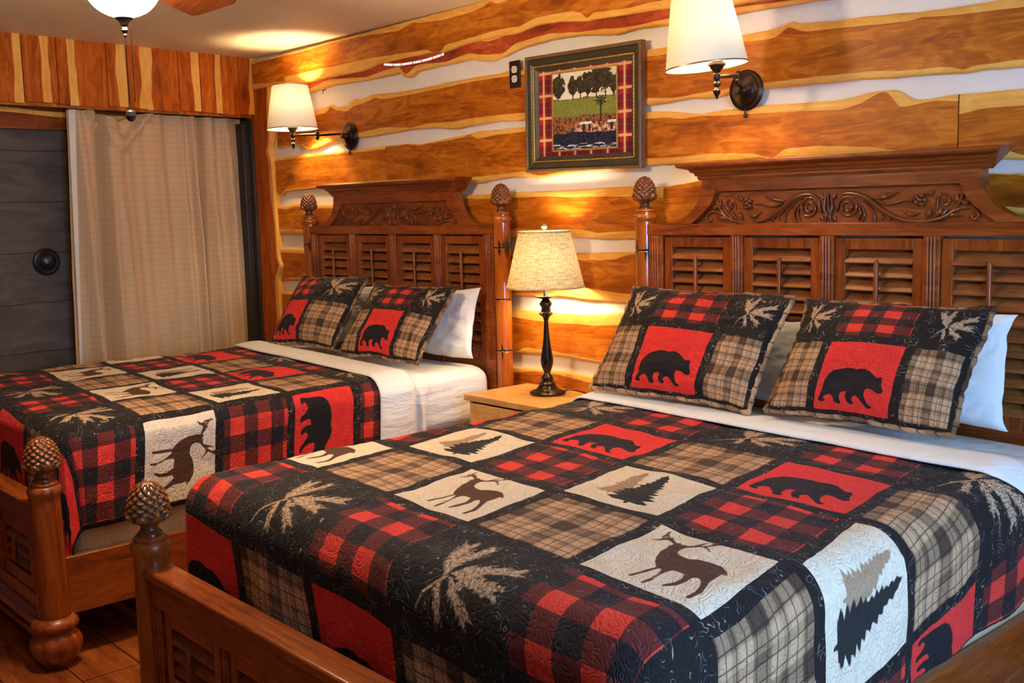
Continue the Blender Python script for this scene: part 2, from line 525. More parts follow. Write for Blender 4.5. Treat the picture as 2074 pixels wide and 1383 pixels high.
def tag(o, label, cat=None, group=None, kind=None):
    if label: o['label'] = label
    if cat: o['category'] = cat
    if group: o['group'] = group
    if kind: o['kind'] = kind
    return o
def struct(o):
    o['kind'] = 'structure'
    return o
def thing(name, label, cat, loc=(0, 0, 0), rz=0.0, group=None):
    o = bpy.data.objects.new(name, None); COL.objects.link(o)
    o.empty_display_size = 0.1
    o.location = loc; o.rotation_euler = (0, 0, rz)
    return tag(o, label, cat, group)
def copy_tree(o, parent=None):
    c = o.copy(); COL.objects.link(c)
    if parent is not None:
        c.parent = parent
    for ch in list(o.children):
        copy_tree(ch, c)
    return c
def smooth_path(pts, n=8):
    """Catmull-Rom through the points"""
    P = np.array(pts, float)
    Q = np.vstack([2 * P[0] - P[1], P, 2 * P[-1] - P[-2]])
    out = []
    for i in range(1, len(Q) - 2):
        for k in range(n):
            t = k / n
            a, b, c, d = Q[i - 1], Q[i], Q[i + 1], Q[i + 2]
            out.append(0.5 * (2 * b + (c - a) * t + (2 * a - 5 * b + 4 * c - d) * t * t + (3 * b - a - 3 * c + d) * t ** 3))
    out.append(Q[-2])
    return np.array(out)
def snoise(x, y, seed=0, octaves=4, f=1.0):
    r = np.random.default_rng(seed); z = 0; a = 1.0
    for _ in range(octaves):
        for _ in range(3):
            th = r.uniform(0, 2 * PI); ph = r.uniform(0, 2 * PI)
            z = z + a * np.sin(f * (x * math.cos(th) + y * math.sin(th)) + ph) / 3
        a *= 0.55; f *= 1.9
    return z

# ------------------------------------------------------------------ room shell
RX0, RX1, RY0, CEIL = -2.75, 4.22, -4.45, 2.372
b = MB(); b.box((RX0 - .1, RY0 - .1, -0.1), (RX1 + .1, 0.12, 0)); struct(b.build('floor', 'floor_planks'))
b = MB(); b.box((RX0 - .1, RY0 - .1, CEIL), (RX1 + .1, 0.12, CEIL + 0.1)); struct(b.build('ceiling', 'ceiling_texture'))
b = MB(); b.box((RX0 - .1, 0, 0), (RX1 + .1, 0.12, CEIL)); struct(b.build('wall_back', 'plaster'))
b = MB(); b.box((RX0 - .1, RY0 - .1, 0), (RX1 + .1, RY0, CEIL)); struct(b.build('wall_front', 'wall_paint'))
# right wall with its window opening
b = MB()
b.box((RX1, RY0, 0), (RX1 + .1, 0, 0.75)); b.box((RX1, RY0, 1.95), (RX1 + .1, 0, CEIL))
b.box((RX1, RY0, 0.75), (RX1 + .1, -2.4, 1.95)); b.box((RX1, -1.1, 0.75), (RX1 + .1, 0, 1.95))
struct(b.build('wall_right', 'wall_paint'))
b = MB()
for lo, hi in (((RX1 - .02, -2.47, .68), (RX1 + .02, -1.03, .75)), ((RX1 - .02, -2.47, 1.95), (RX1 + .02, -1.03, 2.02)),
               ((RX1 - .02, -2.47, .75), (RX1 + .02, -2.4, 1.95)), ((RX1 - .02, -1.1, .75), (RX1 + .02, -1.03, 1.95))):
    b.box(lo, hi)
struct(b.build('window_1', 'frame_brown', bevel=.004))

# left wall stands at a slight angle to the back wall
LW, LR = (-2.44, 0.0, 0.0), math.radians(8)
def left(o):
    o.location = LW; o.rotation_euler = (0, 0, LR)
    return o
b = MB(); b.box((-0.40, -4.6, 0), (-0.26, 0.35, CEIL)); o = struct(left(b.build('wall_left', 'dark_frame')))
b = MB(); b.box((-0.26, -2.35, 0.0), (-0.235, -0.02, 1.962)); o = struct(left(b.build('door_1', 'panel_grey', bevel=.003)))
b = MB(); b.box((-0.26, -2.4, 1.965), (-0.195, 0.02, CEIL)); struct(left(b.build('trim_23', 'heart_x')))
# live-edged header board over the grey panel
b = MB()
yy = np.linspace(-2.4, 0.0, 90)
w1 = 1.995 + 0.012 * snoise(yy, yy * 0, 3, 3, 5); w2 = w1 + 0.022 + 0.008 * snoise(yy, yy * 0, 4, 3, 6)
for i in range(89):
    ya, yb = yy[i], yy[i + 1]
    def q(za, zb, zc, zd, mi, x=-0.19):
        b.add([(x, ya, za), (x, yb, zb), (x, yb, zd), (x, ya, zc)], [(0, 1, 2, 3)], mi)
    q(1.93, 1.93, w1[i], w1[i + 1], 0); q(w1[i], w1[i + 1], w2[i], w2[i + 1], 1); q(w2[i], w2[i + 1], 2.3, 2.3, 0)
    b.add([(-.19, ya, 1.93), (-.19, yb, 1.93), (-.24, yb, 1.93), (-.24, ya, 1.93)], [(0, 1, 2, 3)], 0)
b.add([(-.24, -2.4, 1.93), (-.24, 0, 1.93), (-.24, 0, 2.3), (-.24, -2.4, 2.3)], [(0, 1, 2, 3)], 0)
b.add([(-.19, 0, 1.93), (-.24, 0, 1.93), (-.24, 0, 2.3), (-.19, 0, 2.3)], [(0, 1, 2, 3)], 0)
struct(left(b.build('trim_21', ['mahogany_y', 'sap_z'])))
b = MB(); b.box((-0.25, -0.05, 0.0), (-0.02, 0.0, 2.02)); b.box((-0.2, -0.085, 0), (-0.06, -0.05, 2.0)); struct(left(b.build('window_2', 'dark_frame', bevel=.004)))

# ------------------------------------------------------------------ live-edged cedar boards on the back wall
PL = {
'R1a':[
 [(-2.397,2.348),(-2.038,2.351)],
 [(-2.398,2.336),(-2.039,2.341)],
 [(-2.411,2.223),(-2.092,2.203),(-2.053,2.202)],
 [(-2.406,2.19),(-2.062,2.192)],
],
'R1b':[
 [(-2.034,2.352),(-0.292,2.374),(-0.097,2.381),(0.725,2.387)],
 [(-2.035,2.341),(-1.849,2.339),(-1.534,2.349),(-1.32,2.347),(-1.119,2.338),(-0.952,2.33),(-0.835,2.355),(-0.791,2.344),(-0.617,2.333),(-0.411,2.338),(-0.312,2.348),(-0.273,2.367),(-0.228,2.345),(-0.098,2.352),(-0.092,2.336),(0.243,2.354),(0.725,2.362)],
 [(-2.043,2.226),(-1.771,2.228),(-1.462,2.227),(-1.201,2.23),(-0.959,2.222),(-0.732,2.215),(-0.7,2.199),(-0.625,2.191),(-0.602,2.218),(-0.416,2.227),(-0.269,2.235),(-0.102,2.234),(-0.096,2.227),(0.014,2.253),(0.117,2.252),(0.241,2.246),(0.289,2.23),(0.32,2.198),(0.338,2.228),(0.436,2.22),(0.547,2.214),(0.654,2.219),(0.717,2.217)],
 [(-2.047,2.187),(-1.865,2.169),(-1.604,2.176),(-1.282,2.175),(-1.154,2.193),(-1.08,2.195),(-0.733,2.199),(-0.625,2.189),(-0.457,2.207),(-0.27,2.211),(-0.103,2.207),(-0.097,2.209),(0.013,2.224),(0.158,2.218),(0.32,2.195),(0.337,2.201),(0.473,2.193),(0.619,2.19),(0.723,2.185),(1.032,2.152),(1.34,2.151)],
],
'R2':[
 [(-1.866,2.235),(-1.683,2.245),(-1.597,2.25),(-1.264,2.241),(-1.077,2.24),(-0.981,2.242),(-0.936,2.21),(-0.89,2.211),(-0.843,2.232),(-0.622,2.234),(-0.456,2.235),(-0.318,2.211),(-0.29,2.211),(-0.233,2.218),(-0.222,2.217),(-0.128,2.238),(-0.102,2.237),(0.074,2.247),(0.241,2.24),(0.383,2.221),(0.451,2.212),(0.547,2.22),(0.717,2.21),(1.031,2.201),(1.339,2.192)],
 [(-1.867,2.222),(-1.684,2.232),(-1.598,2.238),(-1.265,2.229),(-1.078,2.228),(-0.982,2.231),(-0.937,2.198),(-0.89,2.199),(-0.843,2.221),(-0.623,2.223),(-0.456,2.224),(-0.318,2.201),(-0.291,2.2),(-0.233,2.208),(-0.222,2.207),(-0.129,2.227),(-0.103,2.227),(0.074,2.237),(0.24,2.231),(0.382,2.212),(0.451,2.203),(0.547,2.211),(0.717,2.201),(1.031,2.192),(1.339,2.184)],
 [(-1.876,2.132),(-1.69,2.163),(-1.604,2.169),(-1.271,2.146),(-1.082,2.164),(-0.986,2.167),(-0.942,2.119),(-0.894,2.137),(-0.847,2.159),(-0.627,2.147),(-0.459,2.166),(-0.321,2.143),(-0.293,2.143),(-0.236,2.137),(-0.225,2.135),(-0.131,2.172),(-0.105,2.171),(0.072,2.184),(0.239,2.165),(0.381,2.161),(0.45,2.153),(0.546,2.148),(0.716,2.153),(1.032,2.147),(1.34,2.131)],
 [(-1.877,2.116),(-1.693,2.129),(-1.607,2.136),(-1.272,2.131),(-1.084,2.133),(-0.988,2.137),(-0.943,2.105),(-0.896,2.107),(-0.849,2.129),(-0.627,2.134),(-0.46,2.138),(-0.322,2.115),(-0.294,2.115),(-0.236,2.124),(-0.226,2.123),(-0.132,2.145),(-0.106,2.145),(0.072,2.158),(0.239,2.153),(0.381,2.136),(0.45,2.128),(0.546,2.137),(0.716,2.129),(1.032,2.125),(1.34,2.121)],
],
'R3':[
 [(-1.849,2.017),(-1.804,2.021),(-1.672,2.033),(-1.629,2.041),(-1.589,2.018),(-1.478,2.024),(-1.409,2.044),(-1.395,2.057),(-1.37,2.037),(-1.304,2.049),(-1.252,2.058),(-1.09,2.05),(-0.853,2.048),(-0.632,2.056),(-0.424,2.058),(-0.276,2.058),(-0.173,2.062),(-0.072,2.054),(0.592,2.056),(0.715,2.052),(1.032,2.052),(1.092,2.053),(1.18,2.054),(1.22,2.055),(1.228,2.075),(1.248,2.072),(1.253,2.06),(1.319,2.055),(1.426,2.047),(1.527,2.046),(1.625,2.039),(1.686,2.034),(1.695,2.026),(1.709,2.035),(1.808,2.03),(1.915,2.031),(2.011,2.032)],
 [(-1.851,1.99),(-1.806,1.994),(-1.675,1.999),(-1.644,2.034),(-1.59,2.007),(-1.481,1.991),(-1.412,2.015),(-1.358,2.017),(-1.28,2.025),(-1.228,2.038),(-1.153,2.024),(-0.971,2.025),(-0.798,2.03),(-0.633,2.034),(-0.424,2.042),(-0.173,2.038),(-0.073,2.033),(0.595,2.029),(0.652,2.028),(0.712,2.029),(1.032,2.025),(1.092,2.024),(1.163,2.023),(1.197,2.032),(1.225,2.057),(1.253,2.041),(1.292,2.027),(1.373,2.025),(1.477,2.02),(1.577,2.015),(1.673,2.01),(1.7,2.017),(1.764,2.01),(1.852,2.005),(2.012,2.0)],
 [(-2.216,1.852),(-1.925,1.847),(-1.882,1.813),(-1.82,1.841),(-1.672,1.87),(-1.49,1.873),(-1.356,1.875),(-1.226,1.885),(-1.101,1.883),(-0.922,1.867),(-0.806,1.879),(-0.588,1.873),(-0.473,1.877),(-0.332,1.879),(-0.108,1.874),(-0.079,1.871),(0.594,1.872),(0.721,1.863),(0.855,1.869),(0.952,1.87),(1.002,1.875),(1.131,1.877),(1.266,1.875),(1.428,1.875),(1.53,1.873),(1.629,1.862),(1.699,1.861),(1.768,1.86),(1.813,1.855),(1.831,1.842),(1.844,1.847),(1.899,1.854),(2.017,1.854)],
 [(-2.218,1.84),(-2.001,1.851),(-1.883,1.809),(-1.793,1.812),(-1.675,1.836),(-1.561,1.848),(-1.492,1.851),(-1.293,1.846),(-1.103,1.851),(-0.923,1.857),(-0.752,1.855),(-0.589,1.837),(-0.474,1.842),(-0.284,1.85),(-0.109,1.843),(-0.08,1.844),(0.593,1.845),(0.686,1.845),(0.789,1.854),(0.907,1.843),(1.002,1.86),(1.131,1.855),(1.266,1.852),(1.397,1.85),(1.506,1.851),(1.605,1.843),(1.7,1.842),(1.791,1.838),(1.835,1.832),(1.9,1.837),(2.017,1.832)],
],
'R4a':[
 [(-2.223,1.783),(-1.93,1.792),(-1.636,1.788),(-1.429,1.788),(-1.135,1.793)],
 [(-2.225,1.771),(-1.931,1.776),(-1.637,1.777),(-1.137,1.776)],
 [(-2.253,1.599),(-2.207,1.573),(-2.155,1.604),(-1.965,1.607),(-1.596,1.623),(-1.143,1.622)],
 [(-2.255,1.589),(-2.208,1.565),(-2.156,1.592),(-1.966,1.597),(-1.785,1.6),(-1.144,1.608)],
],
'R4b':[
 [(-1.129,1.793),(-0.95,1.793),(-0.869,1.785),(-0.645,1.798),(-0.496,1.808),(-0.465,1.809),(-0.435,1.817),(-0.276,1.815),(-0.11,1.813),(-0.081,1.808),(0.593,1.823),(0.685,1.816),(0.755,1.807),(0.855,1.794),(0.952,1.799),(1.064,1.795),(1.093,1.801),(1.152,1.8),(1.322,1.795),(1.429,1.792),(1.507,1.801),(1.556,1.81),(1.635,1.805),(1.644,1.793),(1.669,1.775),(1.697,1.768),(1.826,1.774)],
 [(-1.13,1.786),(-0.962,1.79),(-0.869,1.778),(-0.645,1.788),(-0.518,1.796),(-0.476,1.81),(-0.426,1.784),(-0.287,1.791),(-0.111,1.792),(-0.081,1.799),(0.593,1.796),(0.685,1.794),(0.775,1.78),(0.855,1.786),(0.952,1.779),(1.152,1.773),(1.157,1.772),(1.323,1.766),(1.44,1.761),(1.507,1.776),(1.571,1.806),(1.611,1.798),(1.616,1.767),(1.64,1.751),(1.678,1.753),(1.748,1.762),(1.827,1.753)],
 [(-1.138,1.624),(-0.534,1.611),(-0.405,1.613),(-0.315,1.616),(-0.171,1.62),(-0.115,1.626),(-0.078,1.613),(-0.006,1.601),(0.142,1.616),(0.371,1.632),(0.587,1.644),(0.719,1.643),(0.854,1.647),(0.952,1.644),(1.015,1.643),(1.033,1.64),(1.094,1.637),(1.141,1.622),(1.177,1.615),(1.197,1.639),(1.229,1.647),(1.324,1.648),(1.432,1.644),(1.535,1.634),(1.614,1.62),(1.643,1.614),(1.831,1.613)],
 [(-1.139,1.608),(-0.535,1.578),(-0.406,1.584),(-0.316,1.594),(-0.209,1.599),(-0.2,1.602),(-0.07,1.597),(-0.034,1.59),(-0.007,1.592),(0.142,1.604),(0.258,1.608),(0.371,1.607),(0.463,1.597),(0.501,1.604),(0.587,1.617),(0.719,1.616),(0.781,1.614),(1.033,1.617),(1.212,1.614),(1.535,1.611),(1.831,1.606)],
],
'R4c':[
 [(1.83,1.773),(2.02,1.772)],
 [(1.832,1.714),(1.903,1.725),(2.021,1.724)],
 [(1.834,1.615),(1.949,1.61),(2.026,1.581)],
 [(1.835,1.604),(1.933,1.576),(2.026,1.569)],
],
'R5a':[
 [(-2.263,1.508),(-2.132,1.51),(-2.051,1.521),(-1.988,1.527),(-1.898,1.51),(-1.691,1.51),(-1.078,1.513),(-0.543,1.532),(-0.408,1.532),(-0.309,1.536),(-0.212,1.536),(-0.202,1.536),(0.053,1.535),(0.224,1.536),(0.463,1.541),(0.676,1.534)],
 [(-2.264,1.496),(-2.134,1.489),(-2.053,1.504),(-1.9,1.49),(-1.693,1.487),(-1.079,1.502),(-0.512,1.515),(-0.349,1.511),(-0.213,1.514),(-0.073,1.511),(0.035,1.513),(0.139,1.506),(0.462,1.502),(0.675,1.494)],
 [(-2.277,1.375),(-2.01,1.375),(-1.088,1.366),(-0.416,1.366),(-0.213,1.366),(-0.041,1.372),(0.135,1.372),(0.253,1.369),(0.318,1.357),(0.366,1.36),(0.528,1.366),(0.674,1.369)],
 [(-2.271,1.346),(-2.005,1.346),(-1.09,1.337),(-0.417,1.34),(-0.214,1.337),(0.135,1.338),(0.381,1.331),(0.528,1.334),(0.674,1.338)],
],
'R5b':[
 [(0.68,1.534),(0.773,1.542),(0.847,1.553),(1.909,1.537),(1.951,1.533),(1.993,1.528),(2.009,1.535),(2.028,1.53)],
 [(0.68,1.533),(0.773,1.54),(0.847,1.548),(1.909,1.531),(1.951,1.531),(1.993,1.526),(2.009,1.534),(2.028,1.52)],
 [(0.678,1.366),(0.887,1.371),(1.912,1.441),(2.031,1.431)],
 [(0.678,1.338),(0.887,1.345),(1.912,1.42),(2.032,1.41)],
],
'R6':[
 [(-2.28,1.262),(-2.006,1.261),(-1.095,1.265),(-0.42,1.268),(-0.217,1.271),(0.192,1.271),(0.42,1.28),(0.523,1.284),(0.886,1.287)],
 [(-2.274,1.241),(-2.008,1.237),(-1.096,1.247),(-0.421,1.248),(-0.218,1.252),(0.242,1.242),(0.419,1.251),(0.481,1.269),(0.523,1.276),(0.886,1.273)],
 [(-2.29,1.084),(-2.273,1.081),(-2.224,1.078),(-2.157,1.097),(-2.013,1.098),(-1.105,1.098),(-0.428,1.089),(-0.224,1.091),(0.041,1.096),(0.248,1.129),(0.456,1.114),(0.521,1.111),(0.886,1.122)],
 [(-2.287,1.076),(-2.274,1.074),(-2.014,1.085),(-1.106,1.083),(-0.429,1.072),(-0.224,1.076),(0.084,1.086),(0.296,1.077),(0.459,1.077),(0.886,1.09)],
],
'R7':[
 [(-2.289,1.008),(-2.021,1.011),(-1.111,1.01),(-0.431,1.009),(-0.226,1.014),(0.038,1.012),(0.211,1.013),(0.335,1.023),(0.439,1.038),(0.886,1.052)],
 [(-2.29,0.995),(-2.023,0.995),(-1.113,0.988),(-0.433,0.982),(-0.228,0.981),(-0.054,0.972),(0.125,0.971),(0.294,0.973),(0.406,0.984),(0.886,1.004)],
 [(-2.289,0.842),(-1.959,0.838),(-0.439,0.841),(-0.233,0.841),(-0.19,0.822),(-0.142,0.848),(0.033,0.847),(0.291,0.832),(0.356,0.823),(0.885,0.842)],
 [(-2.292,0.82),(-1.961,0.821),(-0.44,0.817),(-0.234,0.818),(-0.19,0.818),(0.033,0.828),(0.347,0.819),(0.885,0.825)],
],
'R8':[
 [(-2.3,0.738),(-0.443,0.746),(-0.236,0.752),(-0.061,0.753),(0.119,0.761),(0.314,0.75),(0.747,0.753)],
 [(-2.302,0.721),(-0.444,0.733),(-0.237,0.726),(-0.061,0.746),(0.075,0.747),(0.305,0.725),(0.747,0.725)],
 [(-2.319,0.547),(-0.448,0.623),(-0.241,0.63),(0.746,0.64)],
 [(-2.323,0.512),(-0.45,0.596),(-0.242,0.603),(0.746,0.612)],
],
}
EXT = {  # the boards run on to the right wall, beyond what the picture shows
 'R1b': 0, 'R2': 1, 'R3': 2, 'R4c': 3, 'R5b': 4, 'R6': 5, 'R7': 6, 'R8': 7}
for nm, k in EXT.items():
    for q, c in enumerate(PL[nm]):
        x = c[-1][0] + 0.25; z0 = sum(p[1] for p in c[-3:]) / len(c[-3:])
        while x < RX1:
            c.append((x, z0 + 0.016 * math.sin(x * 7 + k * 2 + q) + 0.009 * math.sin(x * 17 + q * 3)))
            x += 0.13
for k, (zt, zb) in enumerate(((0.49, 0.30), (0.24, 0.03))):
    PL['R%d' % (9 + k)] = [[(x, zz + 0.012 * math.sin(x * 6 + k + q)) for x in np.arange(-2.3, RX1, 0.12)] for q, zz in enumerate((zt, zt - .025, zb + .028, zb))]

def plank(name, curves, y, mats):
    x0 = max(c[0][0] for c in (curves[0], curves[3])); x1 = min(c[-1][0] for c in (curves[0], curves[3]))
    x1 = min(x1, RX1)
    x0 = min(c[0][0] for c in curves) if nm != 'R2' else x0
    n = int((x1 - x0) / 0.008) + 2
    X = np.linspace(x0, x1, n)
    C = []
    for q, c in enumerate(curves):
        c = np.array(c)
        z = np.interp(X, c[:, 0], c[:, 1])
        z = np.convolve(np.pad(z, 2, mode='edge'), np.ones(5) / 5, 'valid')
        C.append(z + 0.0012 * snoise(X, X * 0, q + len(name), 3, 40))
    T, HT, HB, B = C
    B = np.minimum(B, T - 0.02)
    HT = np.clip(HT, B + 0.006, T - 0.002); HB = np.clip(HB, B + 0.002, HT - 0.004)
    r = min(0.008, abs(y) * 0.5)
    rows = [(T, 0.0, 0), (T, y + r, 0), (T - 0.25 * r, y + 0.3 * r, 0), (T - np.minimum(r, (T - HT) * .5), y, 0), (HT, y, 1), ((HT + HB) / 2, y, 1), (HB, y, 0),
            (B + np.minimum(r, (HB - B) * .5), y, 0), (B + 0.25 * r, y + 0.3 * r, 0), (B, y + r, 0), (B, 0.0, 0)]
    V = np.zeros((n, len(rows), 3))
    for j, (z, yv, _) in enumerate(rows):
        V[:, j, 0] = X; V[:, j, 1] = yv; V[:, j, 2] = z
    F = gridfaces(n, len(rows)).tolist()
    mi = [rows[j][2] if rows[j][2] == 1 else 0 for i in range(n - 1) for j in range(len(rows) - 1)]
    b = MB(); b.v = [tuple(p) for p in V.reshape(-1, 3)]; b.f = [tuple(f) for f in F]; b.m = mi
    m = len(rows)
    b.f.append(tuple(range(m))); b.f.append(tuple((n - 1) * m + j for j in range(m))[::-1]); b.m += [1, 1]
    return struct(b.build(name, mats, smooth=50))
n_tr = 0
for nm in PL:
    n_tr += 1
    yv = {'R1a': -0.05, 'R1b': -0.052, 'R2': -0.030}.get(nm, -0.02)
    plank('trim_%d' % n_tr, PL[nm], yv, ['sap_x', 'red_x' if nm == 'R2' else 'heart_x'])
# upright live-edged board in the corner
zz = np.linspace(0.0, 2.195, 240)
edge = -2.245 - 0.030 * (2.02 - zz) / 2 + 0.018 * snoise(zz, zz * 0, 11, 3, 5) - 0.03 * np.exp(-((zz - 1.83) / .05) ** 2) + 0.03 * np.exp(-((zz - 1.16) / .04) ** 2)
hz = edge - 0.028 - 0.012 * snoise(zz, zz * 0, 5, 3, 7)
V = np.zeros((240, 5, 3)); cols = [(-2.52 + 0 * zz, 0.0), (-2.52 + 0 * zz, -0.04), (hz, -0.04), (edge - 0.004, -0.04), (edge, -0.0)]
for j, (x, y) in enumerate(cols):
    V[:, j] = np.stack([x, 0 * zz + y, zz], 1)
b = MB(); b.v = [tuple(p) for p in V.reshape(-1, 3)]; b.f = [tuple(f) for f in gridfaces(240, 5).tolist()]; b.m = [0, 0, 1, 1] * 239
struct(b.build('trim_22', ['heart_z', 'sap_z']))

# ------------------------------------------------------------------ window valance of upright boards
val = thing('window_valance', 'boxed window valance of upright live-edged cedar boards over the curtain', 'valance', LW, LR)
BD = [(-1.56, -1.41, 'r', -1.45, -1.39), (-1.41, -1.235, 'r', -1.32, -1.268), (-1.235, -1.176, None, 0, 0), (-1.176, -0.962, 'l', -1.172, -1.13),
      (-0.962, -0.85, 'r', -0.905, -0.86), (-0.85, -0.742, 'r', -0.775, -0.75), (-0.742, -0.535, 'l', -0.735, -0.705), (-0.535, -0.40, 'r', -0.448, -0.41),
      (-0.40, -0.262, 'r', -0.30, -0.266), (-0.262, -0.139, None, 0, 0), (-0.139, 0.0, 'r', -0.07, -0.01)]
y = -1.56
k = 0
while y > -2.9:
    w = 0.12 + 0.07 * ((k * 37) % 11) / 11
    BD.insert(0, (y - w, y, 'r' if k % 2 else 'l', y - w + .02 if k % 2 == 0 else y - .05, y - w + .045 if k % 2 == 0 else y - .01))
    y -= w; k += 1
for k, (ya, yb, side, s0, s1) in enumerate(BD):
    n = 40
    Z = np.linspace(2.04 + 0.004 * ((k * 5) % 3), CEIL, n)
    wob = 0.006 * snoise(Z, Z * 0, 20 + k, 3, 14)
    wob2 = 0.010 * snoise(Z, Z * 0, 60 + k, 3, 13)
    th = 0.02 + 0.004 * ((k * 7) % 3)
    g = 0.0015
    ed = [ya + g + 0 * Z]
    mi = []
    if side is None:
        mi = [1]
    elif side == 'r':
        ed += [s0 + wob2]; mi = [1, 0]
        if yb - s1 > 0.012:
            ed += [s1 + wob]; mi = [1, 0, 1]
    else:
        if s0 - ya > 0.012:
            ed += [s0 + wob]; mi = [1, 0, 1]
        else:
            mi = [0, 1]
        ed += [s1 + wob2]
    ed += [yb - g + 0 * Z]
    cols = [(-0.0, ed[0])] + [(th, e) for e in ed] + [(0.0, ed[-1])]
    V = np.zeros((n, len(cols), 3))
    for j, (x, yv) in enumerate(cols):
        V[:, j] = np.stack([0 * Z + x - 0.02, yv, Z], 1)
    mb = MB(); mb.v = [tuple(p) for p in V.reshape(-1, 3)]; mb.f = [tuple(f) for f in gridfaces(n, len(cols)).tolist()]
    mb.m = ([1] + mi + [1]) * (n - 1)
    m = len(cols)
    mb.f.append(tuple(range(m))); mb.m.append(1)
    mb.build('board', ['sap_z', 'heart_z'], val, smooth=40)
b = MB(); b.box((-0.045, -2.9, 2.03), (-0.021, 0.0, 2.36)); b.box((-0.14, -2.9, 2.33), (-0.045, 0, 2.36))
b.build('backing_frame', 'heart_x', val)

# ------------------------------------------------------------------ curtain, the round fitting on the panel
NU, NV = 260, 130
t = np.linspace(0, 1, NU); s = np.linspace(0, 1, NV)
Tg, Sg = np.meshgrid(t, s, indexing='ij')
Y = -1.142 + (1.142 - 0.052) * Tg - 0.058 * Sg * (1 - Tg)
top = 2.03 - 0.045 * np.exp(-((Y + 0.855) / 0.085) ** 2)
Z = top + (0.05 - top) * Sg
fold = np.zeros_like(Y)
for c, w, a in ((-1.06, .05, .035), (-0.90, .10, .05), (-0.73, .07, .012), (-0.62, .06, .02), (-0.47, .035, .032), (-0.39, .022, .036), (-0.27, .03, .034), (-0.15, .035, .032)):
    cc = c + (0.03 if c < -.8 else 0.012) * (1 - 2 * Sg) * (-1)
    fold += a * np.exp(-((Y - cc) / w) ** 2) * (0.55 + 0.45 * np.clip(Sg * 3, 0, 1))
fold -= 0.05 * np.exp(-((Y + 1.0 - 0.03 * (1 - Sg)) / .03) ** 2)
fold -= 0.034 * np.exp(-((Y + 0.328 + 0.03 * Sg) / .011) ** 2)
fold += 0.006 * snoise(Y * 9, Z * 2.2, 5, 4, 1.4)
dg = np.abs(Y + 0.855)
fold += 0.026 * np.exp(-((Z - (1.86 + 1.1 * np.maximum(0, dg - .02))) / 0.035) ** 2) * (dg < .2)
X = np.clip(-0.125 + fold * 1.9, -.178, -.052)
X = X - .004 + .004 * np.cos(Y * 90 + 2 * Z)
cur = np_mesh('curtain', np.stack([X, Y, Z], -1).reshape(-1, 3), gridfaces(NU, NV), ['curtain_cloth'],
              uvs={'fab': np.stack([Tg * 1.9, Z], -1).reshape(-1, 2)})
left(cur); tag(cur, 'tan patterned curtain hanging in soft folds from the board valance', 'curtain')
b = MB()
pts = [(-0.128, -1.146 - 0.058 * q, 2.03 + (0.05 - 2.03) * q) for q in np.linspace(0, 1, 40)]
for i in range(39):
    p, q = pts[i], pts[i + 1]
    w0, w1 = 0.030 * (1 - i / 39) ** 1.6 + 0.006, 0.030 * (1 - (i + 1) / 39) ** 1.6 + 0.006
    b.add([p, q, (q[0] + .006, q[1] + w1, q[2]), (p[0] + .006, p[1] + w0, p[2])], [(0, 1, 2, 3)])
b.v = [(x + .045, y, z) for x, y, z in b.v]
tag(b.build('lining', 'curtain_lining', cur), 'pale lining turned out along the edge')
kn = thing('round_fitting', 'round black domed fitting on the dark grey-brown panel left of the curtain', 'wall fitting', LW, LR)
def disc(prof, c, name, m, par):
    b = MB(); b.lathe(prof, (0, 0, 0), 36)
    b.v = [(c[0] + z, c[1] + x, c[2] + y) for x, y, z in b.v]
    return b.build(name, m, par)
disc([(0.002, 0), (0.066, 0), (0.072, 0.006), (0.070, 0.016), (0.060, 0.022), (0.045, 0.020)], (-0.235, -1.252, 1.245), 'rosette', 'black_plastic', kn)
disc([(0.044, 0.019), (0.042, 0.032), (0.03, 0.044), (0.012, 0.05), (0.001, 0.051)], (-0.235, -1.252, 1.245), 'dome', 'black_plastic', kn)

# ------------------------------------------------------------------ beds
XL, XR = -0.99, 1.4403          # centre lines of the two beds
PX, HY, FY = 0.8, -0.09, -2.10  # post offsets and depths
def relief_mesh(name, V, F, rel, parent, matname='cone_wood'):
    return np_mesh(name, V, F, [matname], parent=parent, attrs={'relief': rel})

def finial(parent, c, h, rmax):
    """pine-cone finial: neck, flaring calyx of leaves, scaly egg"""
    NA, NZ = 112, 84
    a = np.linspace(0, 2 * PI, NA, endpoint=False); zz = np.linspace(0, 1, NZ)
    A, Zt = np.meshgrid(a, zz, indexing='ij')
    base = np.interp(zz, [0, .05, .12, .2, .26, .32, .42, .52, .66, .8, .9, .96, 1.0], [.62, .60, .42, .40, .60, .88, 1.0, .98, .92, .76, .56, .36, .04])
    R = np.tile(base, (NA, 1))
    k = 11
    u = A * k / (2 * PI); w = (Zt - .38) * 14.5
    p, q = u + w * .5, u - w * .5
    d1 = np.abs((p % 1) - .5) * 2; d2 = np.abs((q % 1) - .5) * 2
    sc = (1 - d1) * (1 - d2)
    grow = np.clip((Zt - .38) / .06, 0, 1) * np.clip((1.02 - Zt) / .1, 0, 1)
    R = R + grow * (0.20 * np.sqrt(np.clip(sc, 0, 1)) - 0.10) * (0.5 + 0.5 * base)
    pet = np.abs(np.cos(A * 4))
    cal = np.clip((Zt - .18) / .1, 0, 1) * np.clip((.30 + .14 * pet - Zt) / .02, 0, 1)
    R = R + cal * (0.10 + 0.06 * pet)
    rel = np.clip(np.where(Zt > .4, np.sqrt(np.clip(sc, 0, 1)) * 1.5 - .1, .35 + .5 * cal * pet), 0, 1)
    R = R * rmax
    V = np.stack([c[0] + R * np.cos(A), c[1] + R * np.sin(A), c[2] + Zt * h], -1).reshape(-1, 3)
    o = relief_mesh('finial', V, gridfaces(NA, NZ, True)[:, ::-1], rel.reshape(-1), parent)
    return o

